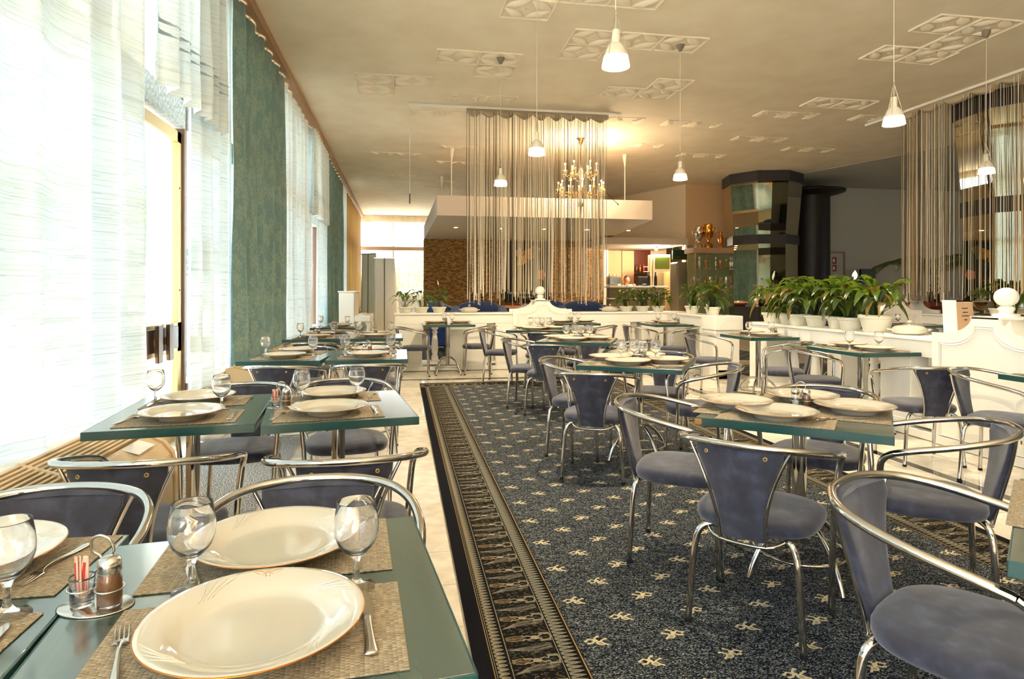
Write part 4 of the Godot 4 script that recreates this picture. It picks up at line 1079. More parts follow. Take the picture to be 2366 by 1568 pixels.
func person(at: Vector3):
	var t := thing("person", "bartender in white shirt and dark waistcoat leaning over the bar, head bowed", "person", at, 180)
	# local: faces -z, which is towards the room after the turn
	var V := func(x, y, z): return Vector3(x, y, z)
	var body := [[V.call(0, 0.95, 0), V.call(0, 1.15, -0.05), 0.14, 0.13], [V.call(0, 1.15, -0.05), V.call(0, 1.36, -0.18), 0.13, 0.13], [V.call(-0.17, 1.42, -0.2), V.call(0.17, 1.42, -0.2), 0.06, 0.06], [V.call(0, 1.42, -0.2), V.call(0, 1.52, -0.3), 0.055, 0.05],
		[V.call(0, 1.60, -0.33), V.call(0, 1.66, -0.33), 0.088, 0.085], [V.call(0, 1.55, -0.39), V.call(0, 1.58, -0.38), 0.06, 0.07], [V.call(0, 1.585, -0.45), V.call(0, 1.62, -0.42), 0.018, 0.012],
		[V.call(-0.085, 1.60, -0.32), V.call(-0.085, 1.63, -0.31), 0.02, 0.02], [V.call(0.085, 1.60, -0.32), V.call(0.085, 1.63, -0.31), 0.02, 0.02]]
	for s in [-1, 1]:
		body.append_array([[V.call(0.19 * s, 1.42, -0.2), V.call(0.27 * s, 1.2, -0.3), 0.052, 0.042], [V.call(0.27 * s, 1.2, -0.3), V.call(0.13 * s, 1.47, -0.62), 0.042, 0.03], [V.call(0.13 * s, 1.47, -0.62), V.call(0.10 * s, 1.475, -0.70), 0.03, 0.026]])
		for fg in 4: body.append([V.call((0.085 + 0.02 * fg) * s, 1.475, -0.70), V.call((0.07 + 0.024 * fg) * s, 1.46, -0.77), 0.009, 0.008])
		body.append([V.call(0.085 * s, 1.475, -0.66), V.call(0.05 * s, 1.465, -0.70), 0.010, 0.009])
		body.append_array([[V.call(0.09 * s, 0.95, 0), V.call(0.1 * s, 0.5, -0.02), 0.085, 0.06], [V.call(0.1 * s, 0.5, -0.02), V.call(0.1 * s, 0.08, 0.02), 0.058, 0.04], [V.call(0.1 * s, 0.05, 0.02), V.call(0.11 * s, 0.04, -0.16), 0.045, 0.035]])
	obj("body", nets(body, 0.022, 0.03), M.skin, t)
	var shirt := [[V.call(0, 0.93, 0), V.call(0, 1.15, -0.05), 0.152, 0.142], [V.call(0, 1.15, -0.05), V.call(0, 1.36, -0.18), 0.142, 0.142], [V.call(-0.17, 1.42, -0.2), V.call(0.17, 1.42, -0.2), 0.072, 0.072]]
	for s in [-1, 1]: shirt.append_array([[V.call(0.19 * s, 1.42, -0.2), V.call(0.27 * s, 1.2, -0.3), 0.066, 0.056], [V.call(0.27 * s, 1.2, -0.3), V.call(0.16 * s, 1.41, -0.54), 0.056, 0.046]])
	obj("shirt", nets(shirt, 0.03, 0.04), M.shirt, t)
	obj("waistcoat", nets([[V.call(0, 0.95, -0.01), V.call(0, 1.15, -0.06), 0.162, 0.152], [V.call(0, 1.15, -0.06), V.call(0, 1.36, -0.19), 0.152, 0.15]], 0.03, 0.04), M.vest, t)
	obj("hair", nets([[V.call(0, 1.64, -0.30), V.call(0, 1.69, -0.32), 0.085, 0.082], [V.call(0, 1.60, -0.27), V.call(0, 1.66, -0.28), 0.07, 0.08]], 0.02, 0.03), M.hair, t)
	obj("trousers", nets([[V.call(0.09, 0.97, 0), V.call(0.1, 0.5, -0.02), 0.105, 0.075], [V.call(0.1, 0.5, -0.02), V.call(0.1, 0.1, 0.02), 0.075, 0.06], [V.call(-0.09, 0.97, 0), V.call(-0.1, 0.5, -0.02), 0.105, 0.075], [V.call(-0.1, 0.5, -0.02), V.call(-0.1, 0.1, 0.02), 0.075, 0.06]], 0.03, 0.03), M.vest, t)
	for s in [-1, 1]:
		var sp := SphereMesh.new(); sp.radius = 0.011; sp.height = 0.022; sp.radial_segments = 8; sp.rings = 4
		obj("eye", sp, M.black, t, X(Vector3(0.032 * s, 1.63, -0.408)))
	obj("mouth", bx(Vector3(0, 1.545, -0.447), Vector3(0.04, 0.007, 0.01), 0.002), M.red, t)

# ------------------------------------------------------------------ tables
# name -> [x, z, width, depth, bearing, top height, words that point to it]
var T := {
	"A0": [-0.25, -1.2025, 0.64, 0.67, -7, 0.75, "nearest aisle-side window table"], "W0": [-0.893, -1.165, 0.64, 0.74, -5, 0.75, "nearest window table at the left edge"],
	"A1": [-0.30, -3.14, 0.645, 0.78, -8, 0.75, "second-row aisle-side table"], "W1": [-0.945, -3.13, 0.63, 0.80, -5, 0.75, "second-row window table"],
	"A2": [-0.275, -5.58, 0.64, 0.85, 0, 0.75, "third-row aisle-side table"], "W2": [-0.92, -5.60, 0.64, 0.85, 4, 0.75, "third-row window table"],
	"A3": [-0.31, -7.80, 0.64, 0.78, 0, 0.75, "fourth-row aisle-side table"], "W3": [-0.97, -7.78, 0.66, 0.78, 2, 0.75, "fourth-row window table"],
	"W4": [-0.95, -10.0, 0.74, 0.78, 0, 0.75, "farthest window table by the piano"],
	"R1": [1.80, -2.66, 0.74, 0.82, 40, 0.75, "nearest carpet table with chipped corner"], "M2": [1.80, -4.68, 0.76, 0.84, 32, 0.75, "second carpet table"],
	"M3": [1.93, -6.86, 0.80, 0.78, 25, 0.75, "third carpet table"], "M4": [1.92, -8.80, 0.82, 0.74, 22, 0.75, "fourth carpet table"],
	"M5": [2.72, -9.96, 0.74, 0.60, 0, 0.775, "table against the arched counter panel"], "B1": [0.70, -9.90, 0.78, 0.72, 0, 0.78, "lone table before the counter at left"],
	"B2": [4.12, -9.55, 0.62, 0.72, 0, 0.77, "corner table by the capped pillar"], "R3": [4.185, -6.98, 0.60, 0.72, 0, 0.76, "middle table along the right balustrade"],
	"R2": [4.19, -5.26, 0.58, 0.76, 0, 0.755, "table against the right balustrade near the covered dish"], "R0": [4.16, -3.22, 0.58, 0.74, 0, 0.75, "table at the right edge by the arched panel"],
	"RT": [1.757, -1.04, 0.74, 0.80, 140, 0.75, "table cut by the right edge in front"], "Q1": [7.55, -8.9, 1.3, 0.72, 8, 0.76, "table beyond the balustrade, under the ball"], "Q2": [5.75, -7.6, 0.7, 0.7, 0, 0.75, "table beyond the balustrade near the pillar"]}

func tables():
	for k in T:
		var a: Array = T[k]
		var h: float = a[5]; var w: float = a[2]; var d: float = a[3]
		var t := thing("dining_table", "green wood top and chrome pedestal, " + a[6], "table", Vector3(a[0], 0, a[1]), a[4])
		var top := obj("tabletop", bx(Vector3(0, h - 0.0175, 0), Vector3(w - 0.006, 0.035, d - 0.006), 0.0015), M.wood, t)
		var st := S()
		for s in [-1, 1]:
			boxm(st, Vector3(s * (w / 2 - 0.002), h - 0.0175, 0), Vector3(0.004, 0.034, d), 0.001); boxm(st, Vector3(0, h - 0.0175, s * (d / 2 - 0.002)), Vector3(w, 0.034, 0.004), 0.001)
		obj("edge_band", fin(st), M.edge, top)
		if k == "R1": obj("chipped_corner", bx(Vector3(-w / 2 + 0.012, h - 0.018, d / 2 - 0.012), Vector3(0.034, 0.030, 0.034), 0.006), M.chipboard, top)
		obj("pedestal", tb([Vector3(0, 0.15, 0), Vector3(0, h - 0.035, 0)], 0.031, 20), M.chrome, t)
		obj("mounting_plate", bx(Vector3(0, h - 0.04, 0), Vector3(0.3, 0.01, 0.3), 0.003), M.black, t)
		st = S(); ring_tube(st, Vector3(0, 0.115, 0), 0.20, 0.008, 40, 8); obj("base_ring", fin(st), M.chrome, t)
		for q in 4:
			var f := TAU * (q + 0.5) / 4
			var r := Vector3(cos(f), 0, sin(f))
			var up := Vector3.UP
			var lg := obj("leg", tb(cr([r * 0.025 + up * 0.255, r * 0.09 + up * 0.25, r * 0.17 + up * 0.19, r * 0.235 + up * 0.09, r * 0.265 + up * 0.008], 4), 0.0125, 10), M.chrome, t)
			obj("foot_cap", lt([0.014, 0.0, 0.015, 0.004, 0.014, 0.014], 10), M.rubber, lg, X(r * 0.265))

# ------------------------------------------------------------------ chairs
func chair_proto() -> Node3D:
	var t := Node3D.new(); t.name = "tub_chair"; t.set_meta("base_name", "tub_chair")
	# seat cushion: front is -z
	var rings := []
	for e in [[0.88, 0.388], [0.97, 0.393], [1.0, 0.408], [1.0, 0.425], [0.97, 0.438], [0.88, 0.448], [0.6, 0.454], [0.25, 0.456]]:
		var ring := PackedVector3Array()
		for j in 36:
			var f := TAU * j / 36
			var x: float = signf(cos(f)) * pow(absf(cos(f)), 0.66) * 0.228
			var z: float = -signf(sin(f)) * pow(absf(sin(f)), 0.66) * 0.218 - 0.02
			ring.append(Vector3(x * e[0] * (1.0 - 0.12 * z), e[1], z * e[0]))
		rings.append(ring)
	var st := S(); loft(st, rings); obj("seat", fin(st), M.velvet, t)
	# backrest shell
	var hw := func(v: float) -> float: return 0.076 + 0.094 * pow(v, 1.9)
	var zc := func(x: float, v: float) -> float: return 0.205 + 0.086 * v - (0.5 + 0.75 * v) * x * x
	rings = []
	for i in 13:
		var v := i / 12.0
		var w: float = hw.call(v)
		var th := 0.017 * (1.0 if v > 0.04 and v < 0.97 else 0.6)
		if v > 0.97: w -= 0.012
		var y := 0.372 + 0.350 * v
		var ring := PackedVector3Array()
		for j in 28:
			var f := TAU * j / 28
			var x: float = signf(cos(f)) * pow(absf(cos(f)), 0.5) * w
			var zz: float = -signf(sin(f)) * pow(absf(sin(f)), 0.45) * th * (1.15 if sin(f) > 0 else 0.7)
			ring.append(Vector3(x, y + (0.012 * (1 - pow(x / w, 2)) if v > 0.9 else 0.0), zc.call(x, v) + zz - 0.004))
		rings.append(ring)
	st = S(); loft(st, rings); var back := obj("backrest", fin(st), M.velvet, t)
	for s in [-1, 1]:
		var scr := S(); ring_tube(scr, Vector3.ZERO, 0.0055, 0.0026, 12, 6)
		obj("screw_ring", fin(scr), M.brass, back, X(Vector3(0.105 * s, 0.700, zc.call(0.105, 0.95) + 0.017), Vector3(90, 18 * s, 0)))
	# thin chrome edging and the bar under the back
	for s in [-1, 1]:
		var pts := []
		for i in 11:
			var v := 1.04 - 1.09 * i / 10.0
			var x: float = (hw.call(maxf(v, 0)) + 0.007) * s
			pts.append(Vector3(x, 0.372 + 0.345 * v, zc.call(x, v) + 0.006))
		obj("edge_rod", tb(pts, 0.0062, 8), M.chrome, t)
	obj("seat_bar", tb(cr([Vector3(-0.15, 0.385, 0.155), Vector3(-0.086, 0.358, 0.205), Vector3(0.086, 0.358, 0.205), Vector3(0.15, 0.385, 0.155)], 5), 0.0065, 8), M.chrome, t)
	# bent arm rail, with the front legs running on from it
	var half := [Vector3(0.274, 0.648, -0.155), Vector3(0.285, 0.668, -0.08), Vector3(0.286, 0.69, 0.03), Vector3(0.262, 0.712, 0.145), Vector3(0.205, 0.728, 0.235), Vector3(0.11, 0.736, 0.288), Vector3(0, 0.738, 0.303)]
	var pts := half.duplicate()
	for i in range(5, -1, -1): pts.append(half[i] * Vector3(-1, 1, 1))
	obj("arm_rail", tb(cr(pts, 5), 0.0128, 12), M.chrome, t)
	for s in [-1.0, 1.0]:
		var m := Vector3(s, 1, 1)
		var lp := cr([half[0] * m, Vector3(0.262, 0.622, -0.188) * m, Vector3(0.25, 0.57, -0.198) * m, Vector3(0.236, 0.42, -0.192) * m, Vector3(0.226, 0.2, -0.205) * m, Vector3(0.222, 0.012, -0.212) * m], 4)
		var lg := obj("leg", tb(lp, 0.0128, 12), M.chrome, t)
		obj("foot_cap", lt([0.0138, 0, 0.0145, 0.003, 0.0138, 0.018], 12), M.rubber, lg, X(lp[-1] * Vector3(1, 0, 1)))
		lp = cr([Vector3(0.06, 0.385, 0.10) * m, Vector3(0.12, 0.388, 0.142) * m, Vector3(0.166, 0.372, 0.172) * m, Vector3(0.186, 0.315, 0.184) * m, Vector3(0.198, 0.18, 0.19) * m, Vector3(0.21, 0.012, 0.198) * m], 4)
		lg = obj("leg", tb(lp, 0.0128, 12), M.chrome, t)
		obj("foot_cap", lt([0.0138, 0, 0.0145, 0.003, 0.0138, 0.018], 12), M.rubber, lg, X(lp[-1] * Vector3(1, 0, 1)))
	tag(t, "chair", "chair", "velvet tub chairs")
	return t

func chairs():
	var p := chair_proto()
	var v := "dark blue velvet tub chair "
	var list := [
		[-0.93, -1.70, 180, "facing the camera behind the nearest window table, left one"], [-0.24, -1.67, 180, "facing the camera behind the nearest aisle-side table"],
		[-0.90, -2.53, 4, "seen from behind at the second-row window table"], [-0.20, -2.44, -3, "seen from behind at the second-row aisle-side table"],
		[-0.90, -3.74, 180, "on the far side of the second-row window table"], [-0.32, -3.83, 172, "on the far side of the second-row aisle-side table"],
		[-0.90, -5.18, 8, "seen from behind at the third-row window table"], [-0.26, -5.18, -2, "seen from behind at the third-row aisle-side table"],
		[-0.90, -6.28, 180, "on the far side of the third-row window table"], [-0.28, -6.28, 180, "on the far side of the third-row aisle-side table"],
		[-0.98, -7.30, 0, "at the near side of the fourth-row window table"], [-0.30, -7.30, 0, "at the near side of the fourth-row aisle-side table"],
		[-0.95, -8.50, 180, "on the far side of the fourth-row window table"], [-0.95, -9.5, 0, "at the farthest window table by the piano"],
		[1.39, -2.315, 47, "turned away at the front of the nearest carpet table"], [1.345, -2.95, 124, "left of the nearest carpet table, in profile"],
		[2.19, -2.35, -55, "right of the nearest carpet table, back to the right"], [2.20, -3.09, -132, "behind the nearest carpet table, half hidden"],
		[1.42, -1.40, 150, "largest one at the lower right corner"],
		[1.352, -4.314, 27, "turned away at the front of the second carpet table"], [1.385, -4.90, 122, "left of the second carpet table, in profile"],
		[2.17, -4.42, -75, "with purple-tinted seat right of the second carpet table"], [2.17, -5.16, -145, "behind the second carpet table, half hidden"],
		[1.52, -6.53, 25, "turned away at the front of the third carpet table"], [1.40, -6.99, 113, "left of the third carpet table, in profile"],
		[2.42, -6.75, -65, "right of the third carpet table"], [2.18, -7.36, -155, "behind the third carpet table"],
		[1.86, -8.36, 22, "turned away at the front of the fourth carpet table"], [1.36, -8.86, 110, "left of the fourth carpet table, in profile"],
		[2.42, -8.75, -68, "right of the fourth carpet table"],
		[2.25, -9.95, 90, "left of the table against the arched panel"], [3.06, -9.72, -75, "right of the table against the arched panel"],
		[0.19, -9.82, 90, "left of the lone table before the counter"], [1.17, -9.95, -88, "right of the lone table before the counter"],
		[3.80, -9.75, 95, "left of the corner table by the capped pillar"], [4.05, -9.0, -38, "turned away at the corner table by the capped pillar"],
		[3.80, -7.45, 140, "behind the middle table along the right balustrade"], [4.07, -6.28, -62, "at the near side of the middle right balustrade table"],
		[3.98, -5.62, 118, "beyond the right balustrade table near the covered dish"], [3.90, -4.27, 14, "turned away below the arched panel at right"],
		[4.02, -3.68, 152, "facing the camera at the right edge table"],
		[6.5, -8.6, 95, "beyond the right balustrade, left of the table there"], [5.55, -7.2, -20, "beyond the capped pillar, turned away"], [8.3, -9.6, 190, "beyond the balustrade behind the long table"]]
	for i in list.size():
		var c: Array = list[i]
		if i == 0:
			p.name = numbered("tub_chair"); add_child(p); p.position = Vector3(c[0], _floor(c[0], c[1]), c[1]); p.rotation_degrees.y = -c[2]; p.set_meta("label", v + c[3])
		else: dup(p, Vector3(c[0], _floor(c[0], c[1]), c[1]), c[2], v + c[3])

func _floor(x: float, z: float) -> float:
	return 0.0085 if (x > 0.2 and x < 3.1 and z > -8.9) or (x > 5.2 and x < 8.4 and z > -10.2) else 0.001

# ------------------------------------------------------------------ what is laid on the tables
var P := {}
func proto(called: String, label: String, cat: String, group: String) -> Node3D:
	var t := Node3D.new(); t.name = called; t.set_meta("base_name", called)
	tag(t, label, cat, group)
	return t

func lay(key: String, at: Vector3, bearing: float, label: String) -> Node3D:
	return dup(P[key], at, bearing, label)

func make_protos():
	var t := proto("placemat", "", "placemat", "woven placemats")
	obj("weave", bx(Vector3(0, 0.0015, 0), Vector3(0.46, 0.003, 0.285), 0.001), M.mat, t); P.mat = t
	for cr_ in 2:
		t = proto("dinner_plate", "", "plate", "gold-rimmed dinner plates")
		var st := S()
		lathe(st, V2([0, 0.006, 0.085, 0.006, 0.088, 0.0, 0.095, 0.0, 0.099, 0.007, 0.128, 0.022, 0.166, 0.0335, 0.1685, 0.0355, 0.167, 0.0375, 0.16, 0.0365, 0.132, 0.029, 0.119, 0.022, 0.110, 0.0165, 0.098, 0.014, 0.06, 0.0135, 0, 0.0135]), 72)
		for q in 4:
			for k in 4:
				var a0 := TAU * q / 4 + 0.65 + 0.07 * k
				tube(st, cr([Vector3(cos(a0), 0, sin(a0)) * 0.126 + Vector3(0, 0.0262, 0), Vector3(cos(a0 + 0.16), 0, sin(a0 + 0.16)) * 0.140 + Vector3(0, 0.0308, 0), Vector3(cos(a0 + 0.26 + 0.05 * k), 0, sin(a0 + 0.26 + 0.05 * k)) * 0.160 + Vector3(0, 0.0362, 0)], 4), [0.0006, 0.0012, 0.0016, 0.0018, 0.0018, 0.0017, 0.0014, 0.001, 0.0005], 6)
		obj("dish", fin(st), M.porcelain, t)
		st = S(); ring_tube(st, Vector3(0, 0.0362, 0), 0.1677, 0.0013, 72, 6); obj("gilt_edge", fin(st), M.gold, t)
		if cr_ == 0:
			st = S()
			ring_tube(st, Vector3.ZERO, 0.0075, 0.0007, 18, 5); ring_tube(st, Vector3.ZERO, 0.0105, 0.0005, 18, 5)
			for s in [-1, 1]:
				tube(st, cr([Vector3(0.011 * s, 0, -0.004), Vector3(0.019 * s, 0, -0.010), Vector3(0.013 * s, 0, -0.011), Vector3(0.006 * s, 0, -0.009)], 4), 0.0008, 5)
				tube(st, cr([Vector3(0.010 * s, 0, 0.004), Vector3(0.015 * s, 0, 0.002), Vector3(0.013 * s, 0, 0.009), Vector3(0.004 * s, 0, 0.012)], 4), 0.0008, 5)
				tube(st, [Vector3(0.003 * s, 0, -0.005), Vector3(0.003 * s, 0, 0.005)], 0.0008, 5)
			tube(st, [Vector3(-0.003, 0, 0), Vector3(0.003, 0, 0)], 0.0008, 5)
			obj("crest", fin(st), M.gold, t, X(Vector3(0.0, 0.0322, -0.147), Vector3(17, 0, 0), Vector3(1.25, 1.4, 1.25)))
		P["plate" if cr_ == 0 else "plain_plate"] = t
	t = proto("wine_glass", "", "glass", "stemmed wine glasses")
	obj("goblet", lt([0, 0, 0.033, 0, 0.0355, 0.002, 0.033, 0.005, 0.013, 0.011, 0.0068, 0.02, 0.0055, 0.036, 0.006, 0.05, 0.0105, 0.062, 0.023, 0.071, 0.034, 0.085, 0.0402, 0.104, 0.041, 0.119, 0.0388, 0.139, 0.035, 0.161, 0.0345, 0.1625, 0.0338, 0.161, 0.0373, 0.139, 0.0394, 0.119, 0.0386, 0.104, 0.0322, 0.087, 0.021, 0.074, 0.008, 0.0665, 0, 0.0655], 40), M.glass, t); P.glass = t
	t = proto("fork", "", "fork", "steel forks")
	var st := S(); var up := Vector3.UP
	tube(st, cr([Vector3(0, 0.004, 0.10), Vector3(0, 0.004, 0.092), Vector3(0, 0.005, 0.05), Vector3(0, 0.011, -0.005), Vector3(0, 0.009, -0.03), Vector3(0, 0.005, -0.042)], 3), [0.003, 0.006, 0.0085, 0.009, 0.0085, 0.0075, 0.0065, 0.005, 0.0038, 0.0034, 0.0034, 0.0036, 0.004, 0.006, 0.009, 0.0115], 10, 0.28, up)
	boxm(st, Vector3(0, 0.0045, -0.048), Vector3(0.0235, 0.0025, 0.014), 0.001)
	for k in 4: tube(st, cr([Vector3(-0.0095 + 0.00633 * k, 0.0045, -0.053), Vector3(-0.0095 + 0.00633 * k, 0.003, -0.075), Vector3(-0.0095 + 0.00633 * k, 0.006, -0.099)], 3), [0.0022, 0.0022, 0.002, 0.0019, 0.0017, 0.0015, 0.001], 8, 0.6, up)
	obj("shaft", fin(st), M.steel, t); P.fork = t
	t = proto("knife", "", "knife", "steel table knives")
	st = S()
	tube(st, cr([Vector3(0, 0.004, 0.105), Vector3(0, 0.004, 0.098), Vector3(0, 0.004, 0.06), Vector3(0, 0.004, 0.0), Vector3(0, 0.004, -0.012)], 3), [0.004, 0.008, 0.0105, 0.0108, 0.0105, 0.0095, 0.0085, 0.0075, 0.0065, 0.006, 0.0058, 0.006, 0.0065], 10, 0.35, up)
	var bl := PackedVector2Array([Vector2(-0.005, -0.008), Vector2(0.006, -0.008), Vector2(0.0115, 0.015), Vector2(0.0115, 0.05), Vector2(0.008, 0.085), Vector2(-0.001, 0.105), Vector2(-0.0065, 0.10), Vector2(-0.0065, 0.03)])
	prism(st, bl, -0.0009, 0.0009, X(Vector3(0, 0.004, 0), Vector3(-90, 0, 0)))
	obj("blade_and_handle", fin(st), M.steel, t); P.knife = t
	t = proto("cruet_stand", "", "cruet", "chrome cruet stands")
	st = S()
	lathe(st, V2([0, 0, 0.045, 0, 0.047, 0.0012, 0.045, 0.0025, 0, 0.0025]), 32); obj("tray", fin(st), M.steel, t, X(Vector3.ZERO, Vector3.ZERO, Vector3(1.35, 1, 0.95)))
	obj("loop_handle", tb(cr([Vector3(-0.003, 0.002, -0.026), Vector3(-0.004, 0.07, -0.024), Vector3(-0.019, 0.088, -0.02), Vector3(-0.016, 0.110, -0.014), Vector3(0, 0.118, -0.012), Vector3(0.016, 0.110, -0.014), Vector3(0.019, 0.088, -0.02), Vector3(0.004, 0.07, -0.024), Vector3(0.003, 0.002, -0.026)], 4), 0.0024, 8), M.steel, t)
	st = S()
	for s in [-1, 1]: ring_tube(st, Vector3(0.024 * s, 0.032, 0), 0.0225, 0.0016, 24, 6)
	obj("holder_ring", fin(st), M.steel, t); P.stand = t
	for k in 2:
		t = proto(["pepper_shaker", "salt_shaker"][k], "", "shaker", ["pepper shakers", "salt shakers"][k])
		obj("jar", lt([0, 0, 0.018, 0, 0.0195, 0.002, 0.0195, 0.045, 0.0165, 0.056, 0.0165, 0.06, 0.0150, 0.06, 0.0150, 0.056, 0.018, 0.044, 0.018, 0.004, 0, 0.003], 24), M.glass, t)
		obj("filling", lt([0, 0.0045, [0.0183, 0.0176][k], 0.0045, [0.0183, 0.0176][k], [0.044, 0.022][k], 0.014, [0.055, 0.023][k], 0, [0.056, 0.0235][k]], 20), M[["pepper", "salt"][k]], t)
		obj("cap", lt([0.0172, 0.057, 0.0185, 0.059, 0.0185, 0.074, 0.016, 0.081, 0.008, 0.085, 0, 0.0855], 24), M.steel, t); P[["pepper", "salt"][k]] = t
	t = proto("sachet_cup", "", "cup", "small glass sachet cups")
	obj("cup", lt([0, 0, 0.017, 0, 0.0185, 0.002, 0.0195, 0.046, 0.0205, 0.048, 0.0195, 0.05, 0.0182, 0.046, 0.0172, 0.004, 0, 0.003], 24), M.glass, t); P.cup = t
	t = proto("toothpick_sachet", "", "sachet", "paper toothpick sachets")
	obj("wrapper", bx(Vector3(0, 0.042, 0), Vector3(0.010, 0.076, 0.0035), 0.001), M.sachet, t); obj("red_print", bx(Vector3(0, 0.045, 0.0019), Vector3(0.005, 0.05, 0.0006)), M.sachet_red, t); P.sachet = t

func cruet(at: Vector3, bearing: float, where: String, full: bool):
	lay("stand", at, bearing, "chrome tray with loop handle for condiments, " + where)
	var bs := Basis(Vector3.UP, -deg_to_rad(bearing))
	lay("pepper", at + bs * Vector3(0.024, 0.0028, 0.0), bearing, "glass shaker with steel cap in the cruet, " + where)
	if full:
		lay("cup", at + bs * Vector3(-0.024, 0.0028, 0.0), bearing, "small glass cup of toothpick sachets, " + where)
		for k in 5:
			var s := lay("sachet", at + bs * Vector3(-0.024 + 0.006 * (k % 3 - 1), 0.006, 0.006 * (k / 3) - 0.003), bearing + 12 * k, "pink and white paper toothpick sachet in the glass cup, " + where)
			s.rotate_object_local(Vector3(0, 0, 1), deg_to_rad(-8 + 4 * k))
	else:
		lay("salt", at + bs * Vector3(-0.024, 0.0028, 0.0), bearing, "white salt shaker with steel cap, " + where)

# one cover: mat, plate, fork, knife in the frame of the diner (facing bearing b), centre c on the top
const NO := Vector3(0, 0, 999)
func cover(c: Vector3, b: float, where: String, crest := true, fork := Vector3(-0.205, 0, 18), knife := Vector3(0.20, 0.0, 0)):
	var bs := Basis(Vector3.UP, -deg_to_rad(b))
	lay("mat", c, b, "woven beige placemat, " + where)
	lay("plate" if crest else "plain_plate", c + Vector3(0, 0.003, 0), b, "white gold-rimmed dinner plate, " + where)
	if fork != NO: lay("fork", c + bs * Vector3(fork.x, 0.003, fork.y), b + fork.z, "steel fork, " + where)
	if knife != NO: lay("knife", c + bs * Vector3(knife.x, 0.003, knife.y), b + knife.z, "steel table knife, " + where)

func local(k: String, x: float, z: float) -> Vector3:
	var a: Array = T[k]
	return Vector3(a[0], a[5] + 0.0005, a[1]) + Basis(Vector3.UP, -deg_to_rad(a[4])) * Vector3(x, 0, z)

